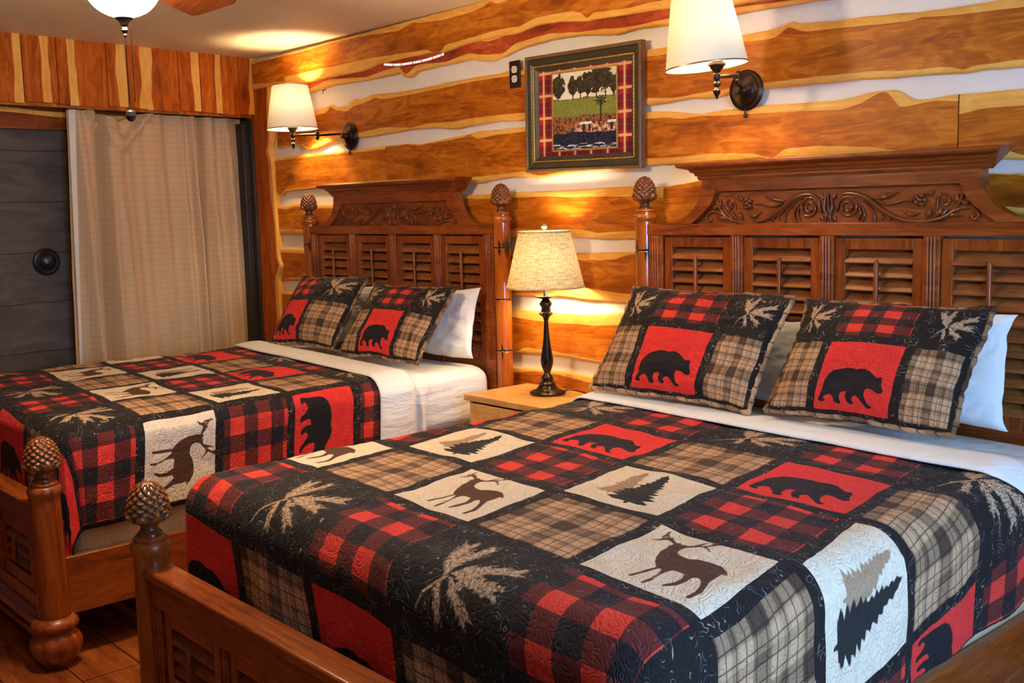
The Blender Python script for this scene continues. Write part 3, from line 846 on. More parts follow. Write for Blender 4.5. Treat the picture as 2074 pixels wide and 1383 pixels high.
def shutter(root, x0, x1, z0, z1, y, front, pitch):
    """louvred panel between x0..x1, z0..z1; front is the side the slats face (-1)"""
    st = 0.036
    b = MB()
    t = 0.016
    b.box((x0, y - t, z0), (x0 + st, y + t, z1)); b.box((x1 - st, y - t, z0), (x1, y + t, z1))
    b.box((x0 + st, y - t, z1 - st), (x1 - st, y + t, z1)); b.box((x0 + st, y - t, z0), (x1 - st, y + t, z0 + st * 1.3))
    b.box((x0 + st, y + t - .004, z0 + st), (x1 - st, y + t, z1 - st))
    p = b.build('shutter_panel', 'mahogany_z', root, bevel=.0025)
    b = MB()
    z = z1 - st - pitch * .55
    while z > z0 + st * 1.3 + pitch * .3:
        ca, sa = math.cos(math.radians(50)), math.sin(math.radians(50))
        b.obox(((x0 + x1) / 2, y - 0.001, z), ((x1 - x0) / 2 - st, 0, 0), (0, -0.60 * pitch * ca, -0.60 * pitch * sa), (0, 0.0032 * sa, -0.0032 * ca))
        z -= pitch
    b.build('louvers', 'slat_x', p, bevel=.0015)
    b = MB()
    xc = (x0 + x1) / 2
    zt, zb = z1 - st - pitch * .75, z0 + st + pitch * .9
    b.tube([(xc, y - t - .010, q) for q in (zb - .004, zb, zb + .006, zt - .006, zt, zt + .004)], [.002, .006, .0075, .0075, .006, .002], 10, up=(0, 1, 0))
    b.build('tilt_rod', 'mahogany_z', p)
    return p

def make_bed():
    root = thing('bed', None, 'bed')
    # posts
    for sx in (-1, 1):
        b = MB()
        prof = [(.036, 0.0), (.036, .02)]
        z = 1.295 - .2275 * 5
        zs = [1.295 - .2275 * k for k in range(5, -1, -1)]
        for zj in zs:
            prof += [(.0370, zj - .03), (.0385, zj - .006), (.0360, zj - .002), (.0360, zj + .001), (.0385, zj + .005), (.0370, zj + .03)]
        prof += [(.0375, 1.395), (.0375, 1.404), (.041, 1.408), (.045, 1.416), (.0455, 1.424), (.041, 1.432), (.036, 1.434), (.036, 1.440), (.039, 1.444), (.036, 1.449), (.027, 1.452)]
        b.lathe(prof, (sx * PX, HY, 0), 32)
        p = b.build('head_post', 'post_wood', root)
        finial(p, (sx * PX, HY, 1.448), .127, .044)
        b = MB()
        prof = [(.050, .148), (.050, .20), (.0485, .36), (.047, .555), (.047, .575), (.051, .581), (.054, .592), (.053, .603), (.048, .609), (.043, .612), (.045, .618), (.040, .624), (.028, .628)]
        b.lathe(prof, (sx * PX, FY, 0), 32)
        p = b.build('foot_post', 'mahogany_z', root)
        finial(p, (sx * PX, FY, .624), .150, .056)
        # collar and carved bun foot
        NA = 64
        a = np.linspace(0, 2 * PI, NA, endpoint=False)
        pr = [(.052, .17), (.062, .165), (.072, .155), (.075, .143), (.070, .132), (.060, .128), (.060, .118), (.068, .108), (.076, .09), (.078, .07), (.070, .045), (.054, .02), (.044, 0.0)]
        V = []
        for r, z in pr:
            lob = 0.10 * np.abs(np.cos(a * 5)) if 0.015 < z < .112 else 0 * a
            V.append(np.stack([sx * PX + r * (1 + lob - .04 * (z < .112)) * np.cos(a), FY + r * (1 + lob - .04 * (z < .112)) * np.sin(a), 0 * a + z], -1))
        V = np.array(V).transpose(1, 0, 2).reshape(-1, 3)
        np_mesh('bun_foot', V, gridfaces(NA, len(pr), True)[:, ::-1], ['mahogany_z'], parent=p)
    # headboard frame: rail, outer stiles, mullions with beads, lower rail
    b = MB()
    b.box((-.765, -.115, 1.353), (.765, -.062, 1.394))
    b.box((-.765, -.105, .30), (.765, -.068, .42)); b.box((-.765, -.105, .70), (.765, -.068, .79))
    S4 = .359
    for k in (-2, -1, 0, 1, 2):
        x = k * S4
        w = .026
        if abs(k) == 2:
            xa, xb = (x - .045, x + .020) if k < 0 else (x - .020, x + .045)
        else:
            xa, xb = x - w, x + w
        b.box((xa, -.112, .42), (xb, -.065, 1.354))
        for dx in (-.011, 0.0, .011):
            xm = (xa + xb) / 2 + dx
            b.tube([(xm, -.113, .79), (xm, -.113, 1.35)], .0045, 8, up=(0, 1, 0))
    b.build('headboard_frame', 'mahogany_x', root, bevel=.0025)
    for k in range(4):
        shutter(root, -2 * S4 + k * S4 + .0275, -2 * S4 + (k + 1) * S4 - .0275, .785, 1.345, -.088, -1, .0437)
    # pediment: curved brackets, carved field, frieze
    b = MB()
    cv = smooth_path([(-.505, 1.558), (-.506, 1.53), (-.511, 1.50), (-.527, 1.467), (-.558, 1.435), (-.615, 1.408), (-.70, 1.394)], 6)
    ci = smooth_path([(-.440, 1.520), (-.448, 1.50), (-.462, 1.472), (-.487, 1.445), (-.520, 1.418), (-.556, 1.394)], 7)
    n = min(len(cv), len(ci))
    cv = cv[np.linspace(0, len(cv) - 1, 30).astype(int)]; ci = ci[np.linspace(0, len(ci) - 1, 30).astype(int)]
    for sx in (-1, 1):
        for i in range(29):
            quad = [(cv[i][0], cv[i][1]), (cv[i + 1][0], cv[i + 1][1]), (ci[i + 1][0], ci[i + 1][1]), (ci[i][0], ci[i][1])]
            b.prism(quad, lambda p: (sx * p[0], -.118, p[1]), lambda p: (sx * p[0], -.066, p[1]))
    poly = [(-.46, 1.394)] + [(p[0] - .01, p[1]) for p in ci[::-1]] + [(-p[0] + .01, p[1]) for p in ci] + [(.46, 1.394)]
    b.prism(poly, lambda p: (p[0], -.100, p[1]), lambda p: (p[0], -.066, p[1]))
    b.box((-.505, -.116, 1.508), (.505, -.066, 1.556))
    ped = b.build('pediment', 'mahogany_x', root, smooth=30)
    # carving
    b = MB()
    yc = -.103
    def vine(pts, r0, r1, n=6, mir=True, lift=0.0, mid=None):
        P = smooth_path(pts, n); m = len(P)
        R = np.linspace(r0, r1, m)
        if mid:
            R = np.interp(np.linspace(0, 1, m), [0, .45, 1], [r0, mid, r1])
        for sx in ((-1, 1) if mir else (1,)):
            b.tube([(sx * p[0], yc - lift - .3 * r, p[1]) for p, r in zip(P, R)], R, 8, up=(0, 1, 0))
    vine([(.0705 - (.0385 - .031 * t / 1.9) * math.cos(2 * PI * t), 1.443 + (.0385 - .031 * t / 1.9) * math.sin(2 * PI * t)) for t in np.linspace(0, 1.9, 31)], .0050, .0045, 3)
    vine([(0.026, 1.430), (0.033, 1.446), (0.037, 1.468), (0.055, 1.484), (0.075, 1.488), (0.105, 1.484), (0.14, 1.471), (0.17, 1.448), (0.205, 1.426), (0.243, 1.408), (0.29, 1.397), (0.345, 1.398), (0.39, 1.409), (0.42, 1.427), (0.440, 1.458), (0.452, 1.483)], .0045, .0035, 5, mid=.0085)
    vine([(0.075, 1.481), (0.105, 1.475), (0.14, 1.462), (0.165, 1.443), (0.195, 1.424), (0.235, 1.404)], .003, .003, 5)
    vine([(0.42, 1.425), (0.446, 1.435), (0.476, 1.435), (0.492, 1.424), (0.495, 1.41), (0.486, 1.401), (0.477, 1.404), (0.476, 1.412)], .005, .0042)
    vine([(0.371, 1.440), (0.371, 1.462), (0.381, 1.476), (0.397, 1.478), (0.406, 1.465), (0.404, 1.45), (0.391, 1.444), (0.384, 1.455), (0.389, 1.463)], .003, .0042)
    vine([(0.175, 1.462), (0.204, 1.452), (0.233, 1.454), (0.261, 1.461), (0.289, 1.46)], .005, .003)
    for L in ([(0.165, 1.467), (0.204, 1.474), (0.246, 1.488)], [(0.199, 1.479), (0.213, 1.481), (0.225, 1.484)], [(0.34, 1.405), (0.344, 1.423), (0.349, 1.436)], [(0.358, 1.405), (0.376, 1.423), (0.385, 1.436)],
              [(0.381, 1.409), (0.391, 1.422), (0.402, 1.432)], [(0.399, 1.408), (0.425, 1.415), (0.448, 1.414)], [(0.441, 1.458), (0.456, 1.450), (0.470, 1.456)], [(0.428, 1.45), (0.432, 1.463), (0.430, 1.48)],
              [(0.337, 1.474), (0.347, 1.482), (0.360, 1.489)], [(0.262, 1.431), (0.29, 1.418), (0.318, 1.424)]):
        vine(L, .002, .0015, 6, mid=.0075)
    for L in ([(0.101, 1.463), (0.124, 1.44), (0.131, 1.418), (0.119, 1.398)], [(0.121, 1.467), (0.151, 1.44), (0.166, 1.417), (0.164, 1.397)], [(0.136, 1.465), (0.166, 1.44), (0.19, 1.419), (0.188, 1.402)],
              [(0.151, 1.458), (0.18, 1.435), (0.21, 1.412), (0.217, 1.401)], [(0.108, 1.449), (0.116, 1.427), (0.107, 1.404)]):
        vine(L, .0028, .0045, 5)
    for sx in (-1, 1):
        for k in range(6):
            a = 2 * PI * k / 5
            c = (sx * (.316 + (.0135 * math.cos(a) if k < 5 else 0)), yc - (.004 if k < 5 else .007), 1.462 + (.0135 * math.sin(a) if k < 5 else 0))
            b.lathe([(.001, -.008), (.006, -.005), (.0085, 0), (.006, .005), (.001, .008)], c, 10)
    for p in ([(.012, 1.398), (.006, 1.42), (.014, 1.445), (.010, 1.482)], [(.0, 1.402), (.0, 1.43), (.0, 1.465), (.0, 1.49)], [(.018, 1.40), (.022, 1.412), (.028, 1.402)], [(.012, 1.47), (.02, 1.478), (.026, 1.490)]):
        vine(p, .003, .002, 5, mid=.0065)
    b.build('carving', 'carved', ped, smooth=60)
    # cornice: stepped mouldings with returns
    b = MB()
    prof = [(-.062, 1.548), (-.118, 1.548), (-.122, 1.556), (-.122, 1.563), (-.128, 1.565), (-.130, 1.574), (-.138, 1.577), (-.142, 1.586), (-.152, 1.590), (-.166, 1.594), (-.172, 1.600), (-.172, 1.607), (-.168, 1.611), (-.062, 1.611)]
    ins = [max(0, .172 + y) * 1.25 for y, z in prof]
    ins[0] = ins[1]; ins[-1] = ins[-2]
    b.sweep_x(prof, -.584, .584, 0, ins)
    b.build('cornice', 'mahogany_x', root, smooth=25)
    # footboard: cap rail, frame, shutters, base moulding
    b = MB()
    b.box((-.76, FY - .040, .520), (.76, FY + .036, .548))
    b.build('cap_rail', 'mahogany_x', root, bevel=.006)
    b = MB()
    b.box((-.76, FY - .026, .448), (.76, FY + .022, .5215))
    b.box((-.76, FY - .026, .175), (.76, FY + .022, .225))
    for k in (-2, -1, 0, 1, 2):
        x = k * S4
        xa, xb = ((x - .045, x + .012) if k < 0 else (x - .012, x + .045)) if abs(k) == 2 else (x - .022, x + .022)
        b.box((xa, FY - .026, .224), (xb, FY + .022, .449))
        for dx in (-.009, .009):
            xm = (xa + xb) / 2 + dx
            b.tube([(xm, FY - .026, .228), (xm, FY - .026, .445)], .0045, 8, up=(0, 1, 0))
    b.build('footboard_frame', 'mahogany_x', root, bevel=.0025)
    for k in range(4):
        shutter(root, -2 * S4 + k * S4 + .0235, -2 * S4 + (k + 1) * S4 - .0235, .2265, .4465, FY - .004, -1, .041)
    b = MB()
    b.sweep_x([(FY + .03, .115), (FY - .03, .115), (FY - .045, .122), (FY - .052, .135), (FY - .050, .148), (FY - .042, .153), (FY - .044, .162), (FY - .036, .172), (FY - .03, .178), (FY + .03, .178)], -.745, .745)
    b.build('base_moulding', 'mahogany_x', root, smooth=30)
    for sx in (-1, 1):
        b = MB()
        b.box((sx * .78 - .014, FY + .04, .156), (sx * .78 + .014, HY - .03, .352))
        b.build('side_rail', 'mahogany_y', root, bevel=.003)
    return root

bed0 = make_bed()
bed1 = copy_tree(bed0)
bed0.location = (XL, 0, 0); bed1.location = (XR, 0, 0)
for o in bed1.children:
    if o.name.startswith('foot_post') and o.data.vertices[0].co.x > 0:
        o.scale = (1, 1, .895)
G = 'carved mahogany beds with louvred headboards'
tag(bed0, 'carved dark wood bed next to the curtain, left of the table lamp', 'bed', G)
tag(bed1, 'carved dark wood bed right of the table lamp, under the large wall lamp', 'bed', G)

# ------------------------------------------------------------------ distance fields for the cut-out figures
def sd_poly(P, poly):
    poly = np.array(poly, float); d = np.full(len(P), 9.0); ins = np.zeros(len(P), bool)
    for a, b in zip(poly, np.roll(poly, -1, 0)):
        e = b - a; w = P - a
        t = np.clip((w @ e) / (e @ e + 1e-12), 0, 1)
        d = np.minimum(d, np.linalg.norm(w - t[:, None] * e, axis=1))
        c = (a[1] > P[:, 1]) != (b[1] > P[:, 1])
        with np.errstate(all='ignore'):
            xi = a[0] + (P[:, 1] - a[1]) / (b[1] - a[1]) * e[0]
        ins ^= c & (P[:, 0] < xi)
    return np.where(ins, -d, d)
def sd_line(P, pts, r0, r1):
    pts = np.array(pts, float); d = np.full(len(P), 9.0); n = len(pts) - 1
    for i in range(n):
        a, b = pts[i], pts[i + 1]; e = b - a; w = P - a
        t = np.clip((w @ e) / (e @ e + 1e-12), 0, 1)
        d = np.minimum(d, np.linalg.norm(w - t[:, None] * e, axis=1) - (r0 + (r1 - r0) * (i + t) / n))
    return d
def aff(pts, o, U, V):
    A = np.array([U, V], float).T
    return [tuple(np.linalg.solve(A, np.array(p, float) - np.array(o, float))) for p in pts]
BEAR = aff([(650, 470), (640, 490), (660, 500), (695, 500), (690, 485), (680, 475), (700, 460), (735, 450), (765, 480), (775, 510), (800, 520), (828, 518), (815, 495), (812, 470), (820, 440), (868, 433), (858, 470), (870, 500), (885, 515), (918, 517), (915, 500), (905, 487), (915, 470), (940, 460), (975, 490), (1005, 525), (1030, 538), (1058, 530), (1050, 520), (1030, 515), (1015, 490), (1005, 460), (1010, 430), (1020, 415), (1060, 420), (1105, 445), (1130, 445), (1145, 430), (1140, 415), (1130, 390), (1130, 345), (1125, 335), (1110, 340), (1085, 340), (1060, 320), (1030, 295), (990, 280), (950, 280), (930, 285), (900, 275), (850, 272), (800, 278), (750, 290), (710, 315), (685, 350), (672, 400), (665, 440)], (600, 545), (578, 40), (82, -465))
_D = ((580, 565), (860, 325), (550, -265))
DEER = aff([(1185, 440), (1215, 460), (1250, 440), (1300, 440), (1290, 465), (1340, 450), (1330, 480), (1290, 490), (1270, 510), (1290, 530), (1350, 555), (1430, 565), (1520, 590), (1590, 620), (1620, 660), (1625, 690), (1605, 680), (1590, 665), (1560, 690), (1500, 720), (1470, 760), (1440, 790), (1360, 812), (1330, 805), (1400, 780), (1430, 750), (1440, 720), (1425, 690), (1380, 690), (1350, 710), (1270, 735), (1190, 738), (1180, 730), (1260, 715), (1310, 695), (1330, 660), (1270, 630), (1240, 620), (1190, 640), (1120, 700), (1060, 715), (1040, 708), (1110, 685), (1150, 650), (1170, 610), (1150, 600), (1080, 630), (980, 665), (940, 660), (1050, 620), (1130, 590), (1115, 560), (1120, 530), (1150, 490), (1200, 465)], *_D)
ANT = [aff(q, *_D) for q in ([(1250, 440), (1205, 405), (1160, 400), (1150, 380), (1175, 365), (1212, 345)], [(1160, 400), (1120, 408), (1072, 402)], [(1205, 405), (1190, 375), (1185, 350)], [(1235, 425), (1222, 405), (1235, 395)],
       [(1290, 470), (1380, 478), (1480, 482), (1560, 470), (1632, 450)], [(1400, 478), (1450, 462), (1505, 450)], [(1470, 483), (1495, 505), (1512, 533)], [(1540, 475), (1560, 460), (1575, 447)], [(1570, 470), (1600, 472), (1615, 462)])]
DEERX = 1
def f_bear(P):
    return sd_poly(P, BEAR), np.full(len(P), 9.0)
def f_deer(P):
    d = sd_poly(P, DEER)
    for q in ANT:
        d = np.minimum(d, sd_line(P, q, .017, .007))
    return d, np.full(len(P), 2.0)
def tree_poly(tip, base, half, n, seed):
    r = np.random.default_rng(seed)
    tip, base = np.array(tip), np.array(base); ax = base - tip; L = np.linalg.norm(ax); ax /= L; nx = np.array((-ax[1], ax[0]))
    out = []
    for s in (1, -1):
        side = []
        for k in range(n):
            t = (k + .8) / n * L
            w = half * (0.10 + 0.9 * (k + 1) / n) * r.uniform(.72, 1.08)
            side += [tip + ax * t + nx * s * w * .52, tip + ax * (t + L / n * r.uniform(.1, .6)) + nx * s * w]
        out.append(side)
    return [tip] + out[0] + [base + nx * .02, base + ax * .05 + nx * .012, base + ax * .05 - nx * .012, base - nx * .02] + out[1][::-1]
T_DARK = tree_poly((.535, .95), (.60, .15), .29, 12, 3); T_TAN = tree_poly((.325, .91), (.35, .25), .215, 12, 5)
def f_tree(P):
    return sd_poly(P, T_DARK), np.minimum(sd_poly(P, T_TAN), 0.9)
def f_pine(P):
    r = np.random.default_rng(4)
    d = sd_line(P, [(.20, .10), (.28, .26), (.44, .42)], .006, .012)
    for a, b, n, ln in (((.42, .42), (.26, .80), 26, .15), ((.40, .42), (.46, .86), 20, .13), ((.46, .45), (.90, .70), 34, .15), ((.50, .45), (.86, .46), 24, .13), ((.46, .42), (.70, .22), 18, .13), ((.40, .36), (.44, .14), 12, .11)):
        a, b = np.array(a), np.array(b); ax = (b - a) / np.linalg.norm(b - a); nx = np.array((-ax[1], ax[0]))
        d = np.minimum(d, sd_line(P, [a, b], .008, .003))
        for k in range(n):
            for s in (-1, 1):
                p = a + (b - a) * (k + r.uniform(.1, .9)) / n
                q = p + (ax * r.uniform(.75, 1.0) + nx * s * r.uniform(.25, .65)) * ln * r.uniform(.65, 1.15)
                d = np.minimum(d, sd_line(P, [p, q], .0085, .0025))
    return d, np.full(len(P), 9.0)
def f_none(P):
    return np.full(len(P), 9.0), np.full(len(P), 9.0)
FIG = {'bear': ('red', f_bear), 'deer': ('cream', f_deer), 'tree': ('cream', f_tree), 'pine': ('pine', f_pine), 'check': ('check', f_none), 'plaid': ('plaid', f_none)}

def patchwork(us, vs, kinds, hu, hv, n, full_u=None, full_v=None):
    """us, vs: patch borders; kinds[i][j]: figure of patch (i, j); returns grid lines, per-face materials, pattern coordinates and fields"""
    def lines(b, h, full):
        L, own = [], []
        full = full or {}
        for k in range(len(b) - 1):
            a, c = b[k], b[k + 1]
            m = max(4, int(round(n * (c - a) / max(np.diff(b)))))
            L.append(a); own.append((k, 0.0))
            fa, fc = full.get(k, (a, c))
            for t in np.linspace(a + h if fa == a else a + h * .3, c - h if fc == c else c - h * .3, m):
                L.append(t); own.append((k, (t - fa - h) / (fc - fa - 2 * h)))
        L.append(b[-1]); own.append((len(b) - 2, 1.0))
        return np.array(L), own
    LU, ou = lines(us, hu, full_u); LV, ov = lines(vs, hv, full_v)
    nu, nv = len(LU), len(LV)
    m1 = np.full((nu, nv), 9.0); m2 = np.full((nu, nv), 9.0); pat = np.zeros((nu, nv, 2)); mi = np.zeros((nu - 1, nv - 1), int)
    iu = np.array([o[0] for o in ou]); iv = np.array([o[0] for o in ov]); fu = np.array([o[1] for o in ou]); fv = np.array([o[1] for o in ov])
    bu = np.isin(LU, us); bv = np.isin(LV, vs)
    pat[..., 0] = (fu + iu * 0.37)[:, None]; pat[..., 1] = (fv + iv * 0.53)[None, :]
    for i in range(len(us) - 1):
        for j in range(len(vs) - 1):
            kd = kinds(i, j)
            matname, fn = FIG[kd]
            a = np.where((iu == i) & ~bu)[0]; c = np.where((iv == j) & ~bv)[0]
            P = np.stack(np.meshgrid(fu[a], fv[c], indexing='ij'), -1).reshape(-1, 2)
            d1, d2 = fn(P)
            m1[np.ix_(a, c)] = d1.reshape(len(a), len(c)); m2[np.ix_(a, c)] = d2.reshape(len(a), len(c))
            mi[a[0]:a[-1], c[0]:c[-1]] = KINDS.index(matname)
            if kd in ('check', 'plaid'):
                pat[np.ix_(a, c)] = P.reshape(len(a), len(c), 2) + np.array((0.0, 0.0))
    return LU, LV, mi, pat, m1, m2

LODD = ['bear', 'check', 'deer', 'check', 'bear', 'check', 'deer']
LEVEN = ['plaid', 'pine', 'plaid', 'tree', 'plaid', 'pine', 'plaid']
def quilt_kind(i, j):
    return (LODD if i % 2 == 0 else LEVEN)[min(j, 6)]

def drape(x, y, x0, x1, yf, z0, r, wave=0.0, seed=0, flare=0.03):
    """lay flat cloth coordinates over a mattress: rounded edges, hanging sides and foot"""
    ax = np.where(x > x1 - r, x - (x1 - r), np.where(x < x0 + r, x - (x0 + r), 0.0))
    ay = np.where(y < yf + r, y - (yf + r), 0.0)
    d = (np.abs(ax) ** 3 + np.abs(ay) ** 3) ** (1 / 3)
    hyp = np.hypot(ax, ay) + 1e-9
    nx, ny = ax / hyp, ay / hyp
    ang = np.clip(d / r, 0, PI / 2)
    hang = np.maximum(d - r * PI / 2, 0)
    s = np.where(np.abs(ax) > np.abs(ay), y, x)
    ripple = wave * np.clip(hang / .12, 0, 1) * snoise(s, s * 0 + seed, seed + 40, 3, 14.0)
    hor = r * np.sin(ang) + flare * hang + ripple
    X = np.clip(x, x0 + r, x1 - r) + nx * hor
    Y = np.maximum(y, yf + r) + ny * hor
    Z = z0 - r * (1 - np.cos(ang)) - hang
    return X, Y, Z

def make_quilt(name, xc, fabmap, us, vs, z0, r, seed, xr):
    LU, LV, mi, pat, m1, m2 = patchwork(us, vs, quilt_kind, .055, .055, 52, {6: (5.0, 6.0)} if us[-1] < 5.9 else None, {0: (-2.0, -1.0)})
    U, V = np.meshgrid(LU, LV, indexing='ij')
    if us[-1] < 5.9:
        end = np.interp(V, [1.2, 3.4], [5.12, 5.5])
        U = np.where(U > 5, 5 + (U - 5) * (end - 5) / .6, U)
    x, y = fabmap(U, V)
    wob = 0.010 * snoise(x, y, seed, 3, 5.0)
    x = x + wob; y = y + 0.010 * snoise(x, y, seed + 1, 3, 5.0)
    X, Y, Z = drape(x, y, xc - .785, xr, FY + .063, z0, r, 0.010, seed, .02)
    puff = 0.0035 * snoise(x, y, seed + 3, 4, 9.0) + 0.0022 * snoise(x, y, seed + 5, 3, 34.0)
    Z = Z + puff * (Z > z0 - .05); X = X + np.sign(X - xc) * np.abs(puff) * (Z < z0 - .05)
    n = U.shape
    o = np_mesh(name, np.stack([X, Y, Z], -1).reshape(-1, 3), gridfaces(*n), ['quilt_' + k for k in KINDS], mi.reshape(-1),
                uvs={'fab': np.stack([U * .335, V * .335], -1).reshape(-1, 2), 'pat': pat.reshape(-1, 2)}, attrs={'m1': m1.ravel(), 'm2': m2.ravel()})
    sd = o.modifiers.new('thickness', 'SOLIDIFY'); sd.thickness = .008; sd.offset = -1; sd.use_rim = True
    return o
US = [-1 + k for k in range(8)]
def fab_right(u, v):
    return 0.925 + .344 * u - .064 * v, -1.755 - .022 * u + .332 * v
def fab_left(u, v):
    return -0.245 + .338 * (u - 5) - .012 * (v - 1.5), -1.60 - .032 * u + .300 * v
ur = [-1.0, 0, 1, 2, 3, 4, 5, 5.6]
q1 = make_quilt('quilt', XR, fab_right, ur, [-2.1, -1, 0, 1, 2, 3, 4.02], .786, .095, 3, XR + .878)
tag(q1, 'red, black and cream patchwork cabin quilt on the bed right of the lamp', 'quilt', 'patchwork quilts with bears, deer and trees')
q0 = make_quilt('quilt', XL, fab_left, [-1.0, 0, 1, 2, 3, 4, 5, 6.0], [-2.1, -1, 0, 1, 2, 3, 3.80], .786, .075, 8, XL + .785)
tag(q0, 'red, black and cream patchwork cabin quilt on the bed by the curtain', 'quilt', 'patchwork quilts with bears, deer and trees')

# ------------------------------------------------------------------ mattresses, box springs, sheets
def rounded_slab(name, lo, hi, r, matname, label, cat, group, sag=0.0, seed=0):
    n = 46
    P = []
    def face(fx):
        pass
    b = MB()
    # build as lat-long style super-ellipsoid grid: rings of a rounded rectangle
    zs = [(0, 1.0)] + [(r * (1 - math.cos(a)), None) for a in ()]
    ring = []
    cx, cy = (lo[0] + hi[0]) / 2, (lo[1] + hi[1]) / 2; hx, hy = (hi[0] - lo[0]) / 2, (hi[1] - lo[1]) / 2
    rc = 0.07
    def outline(ins):
        pts = []
        for qx, qy, a0 in ((1, 1, 0), (-1, 1, 90), (-1, -1, 180), (1, -1, 270)):
            for k in range(7):
                a = math.radians(a0 + 15 * k)
                pts.append((cx + qx * (hx - rc) + (rc - ins) * math.cos(a), cy + qy * (hy - rc) + (rc - ins) * math.sin(a)))
        res = []
        for i in range(len(pts)):
            p, q = np.array(pts[i]), np.array(pts[(i + 1) % len(pts)])
            m = max(1, int(np.linalg.norm(q - p) / .04))
            res += [tuple(p + (q - p) * t / m) for t in range(m)]
        return res
    def at(ins, z):
        o = outline(0.0)
        return [(cx + (x - cx) * (1 - ins / hx), cy + (y - cy) * (1 - ins / hy), z) for x, y in o]
    rows = []
    for k in range(6):
        a = PI / 2 * k / 5
        rows.append(at(r * (1 - math.sin(a)), lo[2] + r * (1 - math.cos(a))))
    for t in (.3, .5, .7):
        rows.append(at(0, lo[2] + r + (hi[2] - lo[2] - 2 * r) * t))
    for k in range(6):
        a = PI / 2 * k / 5
        rows.append(at(r * (1 - math.cos(a)), hi[2] - r * (1 - math.sin(a))))
    m = len(rows[0])
    V = [p for row in rows for p in row]
    V = [(x + .003 * math.sin(9 * y + 14 * z + seed), y, z + .003 * math.sin(11 * x + 5 * y)) for x, y, z in V]
    F = [(i * m + k, i * m + (k + 1) % m, (i + 1) * m + (k + 1) % m, (i + 1) * m + k) for i in range(len(rows) - 1) for k in range(m)]
    F += [tuple(range(m))[::-1], tuple((len(rows) - 1) * m + k for k in range(m))]
    b.add(V, F)
    return tag(b.build(name, matname, None, smooth=60), label, cat, group)
for xc, w1, w2 in ((XL, 'by the curtain', 'nearest the curtain'), (XR, 'right of the lamp', 'right of the lamp')):
    rounded_slab('box_spring', (xc - .755, FY + .085, .300), (xc + .755, -.135, .497), .02, 'boxspring_cloth', 'beige quilted box spring under the mattress of the bed ' + w1, 'box spring', 'box springs', seed=1)
    rounded_slab('mattress', (xc - .762, FY + .083, .502), (xc + (.762 if xc < 0 else .84), -.128, .768), .06, 'sheet_white', 'mattress in a white fitted sheet on the bed ' + w1, 'mattress', 'mattresses in white sheets', seed=2)

def make_sheet(xc, y_quilt, y_head, drop, label, side_amp, seed, skew, ex=0.0):
    """white top sheet: lies under the quilt, turned back over its edge in a soft roll, hanging over the sides"""
    xs = np.concatenate([np.linspace(-.762 - drop, -.66, 70), np.linspace(-.65, .65, 60), np.linspace(.66, .762 + ex + drop, 90)])
    ys = np.linspace(y_quilt - .30, y_head, 130)
    Xf, Yf = np.meshgrid(xs, ys, indexing='ij')
    yy = Yf + skew * Xf
    x, y, z = drape(Xf + xc, yy, xc - .772, xc + .772 + ex, -5, .775, .075, side_amp, seed, .03)
    wr = 0.004 * snoise(Xf * .6, Yf * 3, seed, 4, 9)
    z = z + np.where(z > .72, np.abs(wr), 0)
    hang = np.clip((.72 - z) / .1, 0, 1)
    pl = (0.008 * np.sin(yy * 130 + 3.0 * np.sin(yy * 27 + seed)) + .004 * np.sin(yy * 61 + 5 * z)) * hang
    x = x + np.sign(Xf) * pl
    V = np.stack([x, y, z], -1)
    o = np_mesh('top_sheet', V.reshape(-1, 3), gridfaces(*Xf.shape), ['sheet_white'])
    sd = o.modifiers.new('thickness', 'SOLIDIFY'); sd.thickness = .003; sd.offset = -1
    tag(o, label, 'sheet', 'white top sheets')
    # the rolled fold lying on the quilt edge
    n = 120
    xs2 = np.concatenate([np.linspace(-.762 - drop * .9, -.66, 60), np.linspace(-.65, .65, 60), np.linspace(.66, .762 + ex + drop * .96, 70)])
    prof = [(-.070, .004), (-.062, .011), (-.03, .016), (0.02, .020), (0.07, .018), (.10, .010), (.112, .0)]
    Xf, K = np.meshgrid(xs2, np.arange(len(prof)), indexing='ij')
    py = np.array([p[0] for p in prof])[K]; pz = np.array([p[1] for p in prof])[K]
    yy = y_quilt + py + skew * Xf + 0.006 * snoise(Xf * 2, py * 0, seed, 3, 4)
    hangf = np.clip((np.abs(Xf) - .70 - ex * (Xf > 0)) / .08, 0, 1)
    x, y, z = drape(Xf + xc, yy, xc - .79, xc + .79 + ex, -5, .790, .085, side_amp * .6, seed, .03)
    z = z + pz * (1 - hangf); x = x + np.sign(Xf) * pz * hangf
    f = np_mesh('turned_edge', np.stack([x, y, z], -1).reshape(-1, 3), gridfaces(*Xf.shape), ['sheet_white'], parent=o)
    sd = f.modifiers.new('thickness', 'SOLIDIFY'); sd.thickness = .004; sd.offset = -1
    return o
make_sheet(XL, -.620, -.43, .26, 'white top sheet folded over the quilt of the bed by the curtain', .010, 4, -.09)
make_sheet(XR, -.520, -.30, .235, 'white top sheet folded over the quilt of the bed right of the lamp', .003, 9, -.07, .066)

